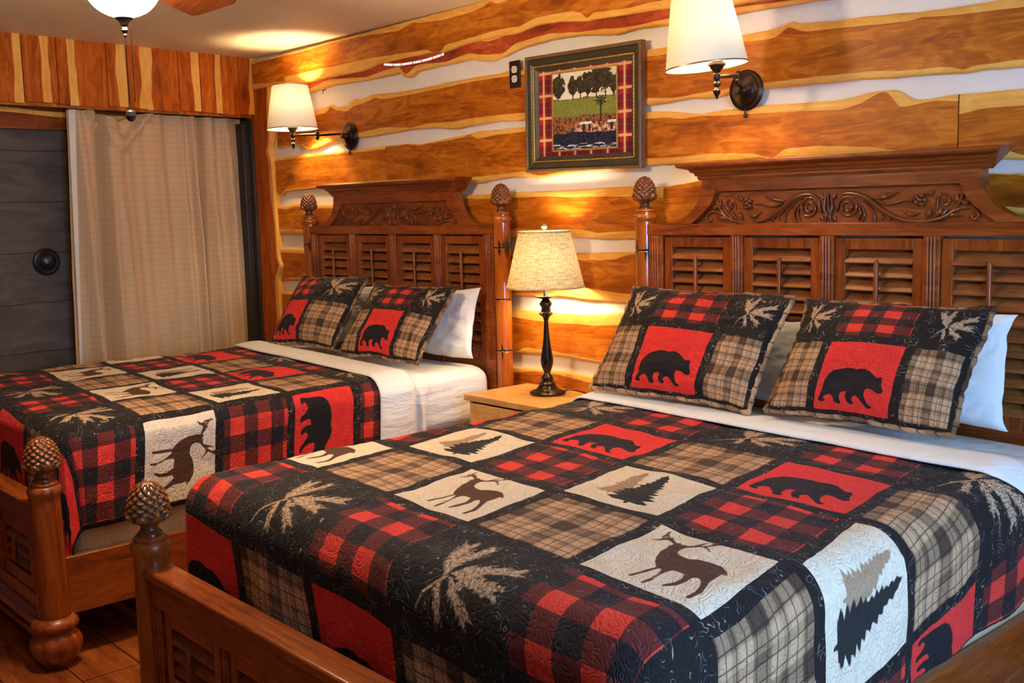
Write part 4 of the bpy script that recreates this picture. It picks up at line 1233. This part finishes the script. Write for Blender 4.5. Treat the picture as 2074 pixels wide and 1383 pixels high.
# ------------------------------------------------------------------ pillows
def frame_from(BL, BR, TL, TR):
    BL, BR, TL, TR = (np.array(p, float) for p in (BL, BR, TL, TR))
    xa = (BR + TR - BL - TL) / 2; w = np.linalg.norm(xa); xa /= w
    ya = (TL + TR - BL - BR) / 2; ya -= xa * (ya @ xa); h = np.linalg.norm(ya); ya /= h
    za = np.cross(xa, ya)
    c = (BL + BR + TL + TR) / 4
    m = Matrix.Identity(4)
    for i in range(3):
        m[i][0], m[i][1], m[i][2], m[i][3] = xa[i], ya[i], za[i], c[i]
    return m, w, h
def pillow_surface(a, b, w, h, T, seed, side, flange):
    """a, b in [-1, 1]"""
    ea, eb = np.clip(1 - np.abs(a) ** 2.6, 0, 1), np.clip(1 - np.abs(b) ** 2.6, 0, 1)
    t = T * (ea * eb) ** 0.5
    x = a * w / 2 * (1 - 0.045 * (1 - b * b) * np.abs(a) ** 3 + .0)
    y = b * h / 2 * (1 - 0.055 * (1 - a * a) * np.abs(b) ** 3)
    x = x + 0.006 * snoise(b * 3, a * 0, seed, 3, 2) * np.abs(a) ** 4
    y = y + 0.006 * snoise(a * 3, b * 0, seed + 1, 3, 2) * np.abs(b) ** 4
    edge = np.maximum(np.abs(a), np.abs(b)) ** 3
    z = side * t + (0.006 * snoise(a * 2.2, b * 2.2, seed + 2, 4, 2.2) * (1 - edge) + .006 * snoise(a * 5, b * 5, seed + 7, 3, 2.5) * edge * (1 - edge) * 4) * (t / T + .15)
    return x, y, z
def make_sham(corners, cols, label, seed, T=.062):
    corners = [(p[0], p[1], p[2] - .011) for p in corners]
    m, w, h = frame_from(*corners)
    rows = [0.0, .60, 1.0]
    def kind(i, j):
        return [['plaid', 'pine'], ['bear', 'check'], ['plaid', 'pine']][i][j]
    LU, LV, mi, pat, m1, m2 = patchwork(cols, rows, kind, .025, .03, 60)
    for i in (0, 2):
        sel = slice(None)
    A, B = np.meshgrid(LU * 2 - 1, LV * 2 - 1, indexing='ij')
    x, y, z = pillow_surface(A, B, w, h, T, seed, 1, 0)
    pat = pat * 1.0
    o = np_mesh('pillow_sham', np.stack([x, y, z], -1).reshape(-1, 3), gridfaces(*A.shape), ['quilt_' + k for k in KINDS], mi.reshape(-1),
                uvs={'fab': np.stack([x, y], -1).reshape(-1, 2) + seed, 'pat': pat.reshape(-1, 2)}, attrs={'m1': m1.ravel(), 'm2': m2.ravel()})
    o.matrix_world = m
    tag(o, label, 'pillow', 'patchwork pillow shams with a black bear')
    a = np.linspace(-1, 1, 60)
    A, B = np.meshgrid(a, a, indexing='ij')
    x, y, z = pillow_surface(A, B, w, h, T * .8, seed, -1, 0)
    np_mesh('back_panel', np.stack([x, y, z], -1).reshape(-1, 3), gridfaces(60, 60)[:, ::-1], ['quilt_plaid'], parent=o,
            uvs={'fab': np.stack([x, y], -1).reshape(-1, 2), 'pat': np.stack([A * .9, B * .6], -1).reshape(-1, 2)}, attrs={'m1': np.full(3600, 9.0), 'm2': np.full(3600, 9.0)})
    b = MB()
    e = np.concatenate([np.stack([a, -1 + 0 * a], 1)[:-1], np.stack([1 + 0 * a, a], 1)[:-1], np.stack([a[::-1], 1 + 0 * a], 1)[:-1], np.stack([-1 + 0 * a, a[::-1]], 1)])
    x, y, z = pillow_surface(e[:, 0], e[:, 1], w, h, T, seed, 1, 0)
    b.tube(np.stack([x, y, z * 0 + .0], 1), .008 + .0016 * np.sin(np.arange(len(x)) * 1.1), 8, up=(0, 0, 1))
    me = b.build('binding', 'quilt_plaid', o, smooth=60)
    for k, sc in (('fab', 1), ('pat', 2)):
        l = me.data.uv_layers.new(name=k)
        for lp in me.data.loops:
            v = me.data.vertices[lp.vertex_index].co
            l.data[lp.index].uv = (v.x * sc + v.z * 3, v.y * sc)
    for k in ('m1', 'm2'):
        at = me.data.attributes.new(k, 'FLOAT', 'POINT'); at.data.foreach_set('value', [9.0] * len(me.data.vertices))
    return o
def make_pillow(corners, label, seed, T=.055):
    m, w, h = frame_from(*corners)
    a = np.linspace(-1, 1, 64)
    A, B = np.meshgrid(a, a, indexing='ij')
    V, F = [], []
    for side in (1, -1):
        x, y, z = pillow_surface(A, B, w, h, T * (1 if side > 0 else .7), seed, side, 0)
        x = x * (1 + .05 * np.abs(B) ** 6 * np.abs(A) ** 6)
        V.append(np.stack([x, y, z], -1).reshape(-1, 3)); f = gridfaces(64, 64) + (4096 if side < 0 else 0)
        F.append(f if side > 0 else f[:, ::-1])
    o = np_mesh('bed_pillow', np.concatenate(V), np.concatenate(F), ['sheet_white'])
    o.matrix_world = m
    return tag(o, label, 'pillow', 'white pillows behind the shams')
YB, YT = -.50, -.27
C3 = [0.0, .27, .72, 1.0]
make_sham(((.755, YB, .815), (1.465, YB, .848), (.725, YT, 1.200), (1.375, YT, 1.153)), C3, 'patchwork sham with a walking bear, on the right bed beside the table lamp', 1)
make_sham(((1.505, YB, .838), (2.130, YB, .857), (1.447, YT, 1.172), (2.005, YT, 1.166)), C3, 'patchwork sham with a walking bear, on the right bed farthest from the lamp', 2)
make_sham(((-1.56, YB, .818), (-.915, YB, .838), (-1.585, YT, 1.142), (-1.012, YT, 1.162)), [0.0, .06, .50, 1.0], 'patchwork sham with a small bear, on the left bed nearest the curtain', 3)
make_sham(((-.885, YB, .812), (-.285, YB, .830), (-.935, YT, 1.137), (-.310, YT, 1.128)), C3, 'patchwork sham with a walking bear, on the left bed nearest the lamp', 4)
YB, YT = -.235, -.165
make_pillow(((.84, YB, .80), (1.455, YB, .80), (.84, YT, 1.09), (1.455, YT, 1.07)), 'white pillow showing between the two shams of the right bed', 11)
make_pillow(((1.46, YB, .80), (2.09, YB, .80), (1.46, YT, 1.09), (2.07, YT, 1.155)), 'white pillow behind the right bed sham farthest from the lamp', 12)
make_pillow(((-1.62, YB, .80), (-1.00, YB, .80), (-1.62, YT, 1.10), (-1.00, YT, 1.10)), 'white pillow behind the left bed sham nearest the curtain', 13)
make_pillow(((-.90, YB, .80), (-.27, YB, .80), (-.90, YT, 1.095), (-.25, YT, 1.125)), 'white pillow behind the left bed sham nearest the lamp', 14)

# ------------------------------------------------------------------ nightstand and table lamp
ns = thing('nightstand', 'light pine nightstand between the two beds, under the table lamp', 'nightstand', (0.20, -0.21, 0))
b = MB(); b.box((-.315, -.185, .664), (.315, .185, .690)); b.build('top', 'pine_x', ns, bevel=.003)
b = MB()
b.box((-.300, -.165, .05), (-.280, .175, .664)); b.box((.280, -.165, .05), (.300, .175, .664)); b.box((-.28, .16, .05), (.28, .175, .664)); b.box((-.28, -.16, .05), (.28, .16, .07))
b.box((-.28, -.16, .45), (.28, .16, .465)); b.box((-.3, -.165, 0), (.3, -.15, .05))
b.build('carcass', 'pine_x', ns, bevel=.002)
b = MB(); b.box((-.277, -.178, .47), (.277, -.160, .655)); dr = b.build('drawer', 'pine_x', ns, bevel=.003)
b = MB(); b.box((-.277, -.178, .075), (.277, -.160, .445)); do = b.build('door', 'pine_x', ns, bevel=.003)
for par, z, x in ((dr, .56, 0), (do, .30, .2)):
    b = MB(); b.lathe([(.005, 0), (.006, .012), (.013, .018), (.013, .024), (.006, .028)], (0, 0, 0), 16)
    b.v = [(x + p[0], -.178 - p[2], z + p[1]) for p in b.v]; b.build('knob', 'bronze', par)

tl = thing('table_lamp', 'table lamp with a dark turned base and tan linen shade on the nightstand', 'lamp', (0.160, -0.165, 0.6905))
b = MB()
b.lathe([(.040, 0), (.074, .001), (.0755, .006), (.071, .012), (.060, .017), (.048, .021), (.044, .026), (.036, .036), (.034, .043), (.035, .047), (.026, .054), (.0245, .060), (.026, .068), (.024, .075), (.016, .083), (.013, .090)], (0, 0, 0), 40)
b.build('base', 'lamp_metal', tl)
b = MB()
b.lathe([(.013, .089), (.0145, .095), (.018, .104), (.024, .120), (.0268, .138), (.0262, .150), (.022, .175), (.017, .205), (.013, .24), (.0102, .28), (.0088, .311), (.0115, .314), (.0115, .320), (.019, .329), (.0295, .336), (.030, .340), (.021, .346), (.0205, .353), (.022, .357), (.017, .360), (.020, .366), (.0268, .377), (.026, .384), (.017, .394), (.0125, .400)], (0, 0, 0), 36)
b.build('column', 'lamp_metal', tl)
b = MB(); b.lathe([(.012, .399), (.03, .402), (.044, .408), (.045, .411), (.03, .406), (.011, .404)], (0, 0, 0), 32); b.build('drip_dish', 'lamp_metal', tl)
b = MB(); b.lathe([(.0088, .403), (.0088, .45), (.014, .452), (.017, .458), (.017, .50), (.012, .502)], (0, 0, 0), 20); b.build('socket', 'steel', tl)
b = MB()
zz = np.linspace(.449, .677, 14)
b.lathe([(.162 - (.162 - .107) * (z - .449) / .228, z) for z in zz], (0, 0, 0), 64, caps=False); sh = b.build('lamp_shade', 'shade_linen', tl, smooth=60)
for rr, z in ((.1625, .449), (.1078, .676)):
    b = MB(); b.tube([(rr * math.cos(a), rr * math.sin(a), z) for a in np.linspace(0, 2 * PI, 65)], .0026, 8, flat=1.6)
    b.build('edge_band', 'shade_linen', sh)
b = MB()
b.tube(smooth_path([(.014, 0, .46), (.05, 0, .50), (.056, 0, .56), (.04, 0, .63), (0, 0, .678)]), .0018, 6, up=(0, 1, 0)); b.tube(smooth_path([(-.014, 0, .46), (-.05, 0, .50), (-.056, 0, .56), (-.04, 0, .63), (0, 0, .678)]), .0018, 6, up=(0, 1, 0))
for k in range(3):
    a = 2 * PI * k / 3 + .3
    b.tube([(0, 0, .674), (.107 * math.cos(a), .107 * math.sin(a), .674)], .0016, 6)
b.build('harp', 'steel', tl)
b = MB(); b.lathe([(.004, .676), (.006, .682), (.005, .686), (.010, .690), (.0135, .698), (.010, .706), (.002, .709)], (0, 0, 0), 20); b.build('shade_finial', 'steel', tl)
b = MB(); b.lathe([(.012, .502), (.016, .512), (.028, .535), (.030, .552), (.024, .570), (.008, .580)], (0, 0, 0), 16); b.build('bulb', 'lamp_bulb_glow', tl)
b = MB(); b.tube(smooth_path([(.06, .02, .006), (.085, .03, .022), (.12, .05, .020), (.155, .09, .006), (.17, .13, .004), (.175, .148, .0035)]), .003, 8); b.build('cord', 'black_plastic', tl)

# ------------------------------------------------------------------ swing-arm wall lamps
def make_sconce(name, label, plate, elbow, stem, tilt, off=(0, 0, 0)):
    root = thing(name, label, 'wall lamp', plate, 0, 'swing-arm wall lamps')
    P = np.array(plate); e = np.array(elbow) - P; s = np.array(stem) - P
    b = MB()
    b.lathe([(.070, 0), (.071, .005), (.067, .010), (.058, .012), (.056, .016), (.046, .020), (.043, .023), (.036, .030), (.022, .036), (.016, .042), (.013, .050), (.012, .06)], (0, 0, 0), 44)
    b.v = [(x, -z - .0, y) for x, y, z in b.v]
    bp = b.build('back_plate', 'bronze', root)
    b = MB(); b.tube([(0, -.010, -.066), (0, -.010, -.078), (0, -.010, -.083), (0, -.010, -.096)], [.003, .003, .0055, .0045], 10, up=(0, 1, 0)); b.build('switch_knob', 'bronze', bp)
    def joint(b, c):
        b.lathe([(.004, -.024), (.009, -.018), (.011, -.010), (.0085, -.004), (.011, .003), (.0115, .010), (.008, .016), (.005, .022)], c, 18)
    b = MB()
    b.tube([(0, -.05, .012), tuple(e)], .0062, 12); joint(b, tuple(e)); b.build('lower_arm', 'bronze', root)
    b = MB()
    e2 = e + np.array((0, 0, .006)); s2 = s + np.array((0, 0, .006))
    b.tube([tuple(e2), tuple(s2)], .0062, 12); b.build('upper_arm', 'bronze', root)
    b = MB()
    b.lathe([(.002, -.066), (.006, -.056), (.012, -.044), (.0125, -.038), (.007, -.031), (.006, -.027), (.012, -.022), (.0125, -.015), (.007, -.009), (.009, -.004), (.012, .002), (.012, .014), (.009, .018), (.014, .024), (.022, .034), (.024, .040), (.030, .043), (.030, .050), (.020, .052), (.020, .058), (.014, .060), (.014, .130), (.010, .132)], tuple(s), 28)
    b.build('stem', 'bronze', root)
    # shade
    b = MB()
    z0, z1 = .040, .268
    b.lathe([(.134 - (.134 - .095) * t, z0 + (z1 - z0) * t) for t in np.linspace(0, 1, 12)], (0, 0, 0), 64, caps=False)
    sh = b.build('lamp_shade', 'shade_cream', root, smooth=60)
    b = MB()
    for rr, z in ((.1345, z0), (.0955, z1)):
        b.tube([(rr * math.cos(a), rr * math.sin(a), z) for a in np.linspace(0, 2 * PI, 65)], .0018, 8, flat=1.6)
    for k in range(3):
        a = 2 * PI * k / 3 + .5
        b.tube([(0, 0, .245), (.097 * math.cos(a), .097 * math.sin(a), .262)], .0014, 6)
    b.tube([(0, 0, .125), (0, .034, .15), (0, .036, .21), (0, 0, .247)], .0015, 6); b.tube([(0, 0, .125), (0, -.034, .15), (0, -.036, .21), (0, 0, .247)], .0015, 6)
    b.build('shade_frame', 'brass', sh)
    sh.location = tuple(s + np.array(off)); sh.rotation_euler = tilt
    b = MB(); b.lathe([(.012, .130), (.016, .140), (.027, .163), (.029, .180), (.022, .198), (.008, .208)], tuple(s), 16); b.build('bulb', 'bulb_glow', root)
    return root
make_sconce('wall_lamp', 'brass-dark swing-arm lamp with cream shade on the wall above the left bed', (-1.452, -.0202, 1.860), (-1.604, -.13, 1.872), (-1.752, -.19, 1.874), (0, math.radians(-1.5), 0))
make_sconce('wall_lamp', 'large swing-arm lamp with cream shade on the wall above the right bed', (1.059, -.0202, 1.858), (1.131, -.17, 1.886), (1.150, -.310, 1.872), (math.radians(3), math.radians(-4), 0), (-.020, -.022, 0))

# ------------------------------------------------------------------ framed picture, outlet, LED strip, hook
pic = thing('picture', 'framed golf-course photograph with a red tartan mat, hung between the wall lamps', 'picture', (0.265, -0.0205, 1.853), 0)
pic.rotation_euler = (0, math.radians(0.7), 0)
W2, H2 = .328, .242
def ring(b, sections, mi=None):
    """mitred rectangle of (inset, depth) profile points"""
    n = len(sections)
    V = []
    for ins, d in sections:
        for sx, sz in ((-1, -1), (1, -1), (1, 1), (-1, 1)):
            V.append((sx * (W2 - ins), -d, sz * (H2 - ins)))
    F = []
    for i in range(n - 1):
        for k in range(4):
            F.append((i * 4 + k, i * 4 + (k + 1) % 4, (i + 1) * 4 + (k + 1) % 4, (i + 1) * 4 + k))
    b.add(V, F)
b = MB(); ring(b, [(.006, 0), (0, .004), (0, .030), (.003, .033), (.012, .033), (.014, .029), (.014, 0)]); fr = b.build('frame', 'frame_brown', pic, smooth=30)
b = MB(); ring(b, [(.014, .0), (.014, .027), (.018, .030), (.030, .029), (.038, .024), (.042, .020), (.042, 0)]); b.build('moulding', 'frame_dark', fr, smooth=30)
b = MB()
for sx, sz, L in ((0, 1, W2), (0, -1, W2), (1, 0, H2), (-1, 0, H2)):
    n = 70 if sx == 0 else 52
    half = (W2 - .045) if sx == 0 else (H2 - .045)
    pts = []
    for k in range(n + 1):
        t = -half + 2 * half * k / n
        pts.append((t, -.021, sz * (H2 - .0445)) if sx == 0 else (sx * (W2 - .0445), -.021, t))
    b.tube(pts, .0035 + .0013 * np.cos(np.arange(n + 1) * PI), 8, up=(0, 1, 0))
b.build('gold_beading', 'gold_leaf', fr, smooth=60)
b = MB(); ring(b, [(.0475, 0), (.0475, .019), (.052, .020), (.062, .013), (.066, .010), (.066, 0)]); b.build('inner_moulding', 'frame_dark', fr, smooth=30)
gx = np.linspace(-W2 + .06, W2 - .06, 3); gz = np.linspace(-H2 + .06, H2 - .06, 3)
A, B = np.meshgrid(gx, gz, indexing='ij')
np_mesh('mat_board', np.stack([A, 0 * A - .009, B], -1).reshape(-1, 3), gridfaces(3, 3), ['tartan_mat'], parent=pic, uvs={'fab': np.stack([A * 2.1 + .13, B * 2.1 + .06], -1).reshape(-1, 2)})
# printed photograph: sky, tree line, lawn, palm, terrace by dark water
px0, px1, pz0, pz1 = -.176, .182, -.152, .158
NX, NZ = 240, 200
u = np.linspace(0, 1, NX); v = np.linspace(0, 1, NZ)
Ug, Vg = np.meshgrid(u, v, indexing='ij')
img = np.zeros((NX, NZ, 3)); img[:] = (.80, .72, .56)
r = np.random.default_rng(12)
def blob(mask, c0, c1, sd):
    t = np.random.default_rng(sd).random((NX + 4, NZ + 4))
    t = sum(t[a:a + NX, c:c + NZ] for a in range(5) for c in range(5)) / 25
    t = np.clip(.5 + (t - .5) * 4.5, 0, 1)[..., None]
    img[mask] = (np.array(c0) * (1 - t) + np.array(c1) * t)[mask]
wavy = .025 * snoise(Ug * 12, Ug * 0, 3, 3, 1)
blob(Vg < .66 + wavy * .3, (.14, .15, .03), (.22, .21, .06), 1)
blob((Vg > .58) & (Vg < .66 + wavy), (.12, .10, .02), (.35, .25, .05), 2)
for cx, cz, rx, rz in ((.09, .83, .11, .15), (.33, .82, .08, .12), (.45, .82, .07, .11), (.56, .84, .09, .15), (.70, .86, .13, .16), (.84, .86, .12, .14), (.96, .80, .07, .12)):
    d = ((Ug - cx) / rx) ** 2 + ((Vg - cz) / rz) ** 2 + .45 * snoise(Ug * 40, Vg * 40, int(cx * 100), 4, 1.6)
    blob(d < 1, (.012, .012, .012), (.09, .07, .035), int(cx * 90))
    blob((np.abs(Ug - cx) < .008) & (Vg < cz) & (Vg > .62), (.02, .015, .01), (.05, .03, .02), 5)
blob((Vg < .64) & (Vg > .43) & (np.abs(Vg - .54) < .10), (.17, .19, .03), (.25, .25, .06), 6)
blob(Vg < .43 + wavy, (.03, .015, .01), (.36, .14, .05), 7)
blob((Vg < .33) & (Vg > .21) & (Ug > .36) & (snoise(Ug * 50, Vg * 80, 9, 3, 1) > -.1), (.25, .05, .03), (.75, .52, .36), 8)
blob((Vg < .345) & (Vg > .315) & (((Ug > .44) & (Ug < .62)) | (Ug > .87)), (.55, .56, .60), (.85, .85, .85), 9)
blob((Vg < .315) & (Vg > .22) & (((Ug > .48) & (Ug < .52)) | ((Ug > .57) & (Ug < .6)) | ((Ug > .91) & (Ug < .95))), (.01, .01, .02), (.06, .04, .05), 10)
blob(Vg < .20 + .02 * snoise(Ug * 9, Ug * 0, 2, 3, 1), (.008, .009, .022), (.03, .03, .05), 11)
blob((Vg < .07) & (snoise(Ug * 30, Vg * 160, 15, 3, 1) > .25), (.35, .36, .45), (.6, .6, .65), 12)
blob((np.abs(Ug - .765) < .010) & (Vg > .33) & (Vg < .60), (.02, .014, .01), (.05, .03, .02), 13)
d = ((Ug - .765) / .075) ** 2 + ((Vg - .60) / .06) ** 2 + .8 * np.cos(np.arctan2(Vg - .60, Ug - .765) * 9)
blob(d < .75, (.008, .012, .01), (.03, .04, .02), 14)
V = np.stack([px0 + (px1 - px0) * Ug, 0 * Ug - .0120, pz0 + (pz1 - pz0) * Vg], -1).reshape(-1, 3)
pr = np_mesh('photo_print', V, gridfaces(NX, NZ), ['photo_print'], parent=pic)
at = pr.data.color_attributes.new('ink', 'FLOAT_COLOR', 'POINT')
at.data.foreach_set('color', np.concatenate([img.reshape(-1, 3), np.ones((NX * NZ, 1))], 1).astype(np.float32).ravel())
b = MB()
for lo, hi in (((px0 - .007, -.0125, pz0 - .007), (px1 + .007, -.009, pz0)), ((px0 - .007, -.0125, pz1), (px1 + .007, -.009, pz1 + .007)), ((px0 - .007, -.0125, pz0), (px0, -.009, pz1)), ((px1, -.0125, pz0), (px1 + .007, -.009, pz1))):
    b.box(lo, hi)
b.build('gilt_edge', 'gold_leaf', pic)

ol = thing('wall_outlet', 'dark brown outlet plate with two ivory sockets, left of the framed picture', 'outlet', (-.1525, -.0203, 2.0415))
b = MB(); b.box((-.035, -.006, -.0575), (.035, 0, .0575)); b.build('cover_plate', 'brown_plastic', ol, bevel=.003)
for sz in (-1, 1):
    b = MB()
    prof = [(.0165 * math.cos(a), .0145 * max(-.82, min(.82, math.sin(a))) / .82) for a in np.linspace(0, 2 * PI, 32, endpoint=False)]
    b.prism(prof, lambda p: (p[0], -.0085, p[1] + sz * .020), lambda p: (p[0], -.002, p[1] + sz * .020))
    so = b.build('socket', 'ivory_plastic', ol)
    b = MB()
    for x in (-.006, .006):
        b.box((x - .0012, -.0089, sz * .020 - .001), (x + .0012, -.008, sz * .020 + .008))
    b.lathe([(.0022, 0), (.0022, .0006)], (0, 0, 0), 12)
    b.v = [p if abs(p[1] + .0089) < .001 or abs(p[1] + .008) < .001 else (p[0], -.0084 - p[2] * .8, sz * .020 - .006 + p[1]) for p in b.v]
    b.build('slots', 'groove_dark', so)
b = MB(); b.lathe([(.003, 0), (.003, .0012)], (0, 0, 0), 12); b.v = [(x, -.006 - z, y) for x, y, z in b.v]; b.build('screw', 'bronze', ol)

led = thing('led_strip', 'short strip of pink-white lights tucked under the top wall board', 'light strip', (-.85, -.032, 2.176))
P = smooth_path([(-.235, -.012, .010), (-.12, -.014, -.004), (0, -.014, -.008), (.12, -.014, -.006), (.23, -.012, .004)], 12)
b = MB()
for p, q in zip(P[:-1], P[1:]):
    c = (p + q) / 2; dv = (q - p) / 2
    b.obox(c, dv * 1.02, (0, -.0012, 0), (0, 0, .006))
b.build('tape', 'ivory_plastic', led)
for k in range(22):
    b = MB()
    p = P[int(k * (len(P) - 1) / 21)]
    b.box((p[0] - .005, p[1] - .0035, p[2] - .003), (p[0] + .005, p[1] - .0012, p[2] + .003))
    tag(b.build('diode', 'led_glow', led), 'small glowing diode')
hk = MB()
hk.tube([(0, 0, 0), (0, -.012, 0), (0, -.018, -.006), (0, -.018, -.02)], .0022, 8, up=(1, 0, 0))
hk = hk.build('wall_hook', 'bronze'); hk.location = (-1.66, -.0302, 2.118)
tag(hk, 'tiny dark hook in the wall above the left wall lamp', 'hook')

# ------------------------------------------------------------------ ceiling fan
FC = (0.305, -1.935)
fan = thing('ceiling_fan', 'ceiling fan with brown blades and a lit glass bowl over the left bed', 'ceiling fan', (FC[0], FC[1], CEIL))
b = MB(); b.lathe([(.07, 0), (.068, -.03), (.04, -.05), (.014, -.055), (.014, -.09), (.05, -.10), (.10, -.115), (.115, -.14), (.115, -.19), (.095, -.21), (.06, -.22), (.055, -.235)], (0, 0, 0), 40); b.build('motor', 'bronze', fan)
b = MB(); b.lathe([(.055, -.232), (.060, -.238), (.058, -.244), (.02, -.246), (.012, -.25), (.012, -.33)], (0, 0, 0), 40); b.build('light_fitter', 'bronze', fan)
b = MB()
prof = [(.103 * math.cos(a), -.254 - .085 * math.sin(a)) for a in np.linspace(0, PI / 2 * .98, 16)]
b.lathe(prof, (0, 0, 0), 48, caps=False); b.build('glass_bowl', 'bowl_glow', fan, smooth=60)
zb = -.254 - .085
for a in (0.4, 2.5, 4.6):
    b = MB(); b.lathe([(.003, -.022), (.016, -.018), (.024, -.004), (.024, .006), (.014, .020), (.010, .03)], (.055 * math.cos(a), .055 * math.sin(a), -.262), 12); b.build('bulb', 'fan_bulb_glow', fan)
b = MB(); b.lathe([(.026, zb + .003), (.027, zb - .001), (.020, zb - .006), (.014, zb - .012), (.011, zb - .020), (.005, zb - .024), (.008, zb - .029), (.010, zb - .035), (.007, zb - .041), (.004, zb - .044), (.006, zb - .049), (.001, zb - .055)], (0, 0, 0), 24); b.build('bowl_finial', 'bronze', fan)
ca = .0012
for dx, dy, z1 in ((.012, .012, -.575), (.002, .0, -.597)):
    b = MB(); b.tube([(dx, dy, zb - (.01 if dx > .01 else .055)), (dx, dy, z1)], ca, 6, up=(0, 1, 0))
    pc = b.build('pull_chain', 'bronze', fan)
    if dx < .01:
        b = MB(); b.lathe([(.001, z1 - .034), (.009, z1 - .030), (.0155, z1 - .018), (.0135, z1 - .006), (.004, z1), (.003, z1 + .012), (.001, z1 + .013)], (dx, dy, 0), 18); b.build('pull_knob', 'black_plastic', pc)
for k in range(5):
    a = math.radians(131.5 + 72 * k)
    R = np.array(((math.cos(a), -math.sin(a), 0), (math.sin(a), math.cos(a), 0), (0, 0, 1)))
    def rot(b):
        b.v = [tuple(R @ np.array(p)) for p in b.v]
    b = MB()
    out = [(.20, -.050), (.24, -.060), (.55, -.082), (.68, -.082), (.70, -.066), (.70, .066), (.68, .082), (.55, .082), (.24, .060), (.20, .050)]
    b.prism(out, lambda p: (p[0], p[1], -.188 - p[1] * .25), lambda p: (p[0], p[1], -.196 - p[1] * .25)); rot(b)
    bl = b.build('blade', 'mahogany_x', fan, bevel=.002)
    b = MB(); b.prism([(.09, -.016), (.16, -.012), (.26, -.04), (.27, 0), (.26, .04), (.16, .012), (.09, .016)], lambda p: (p[0], p[1], -.198 - p[1] * .25), lambda p: (p[0], p[1], -.203 - p[1] * .25)); rot(b)
    b.build('blade_iron', 'bronze', bl)
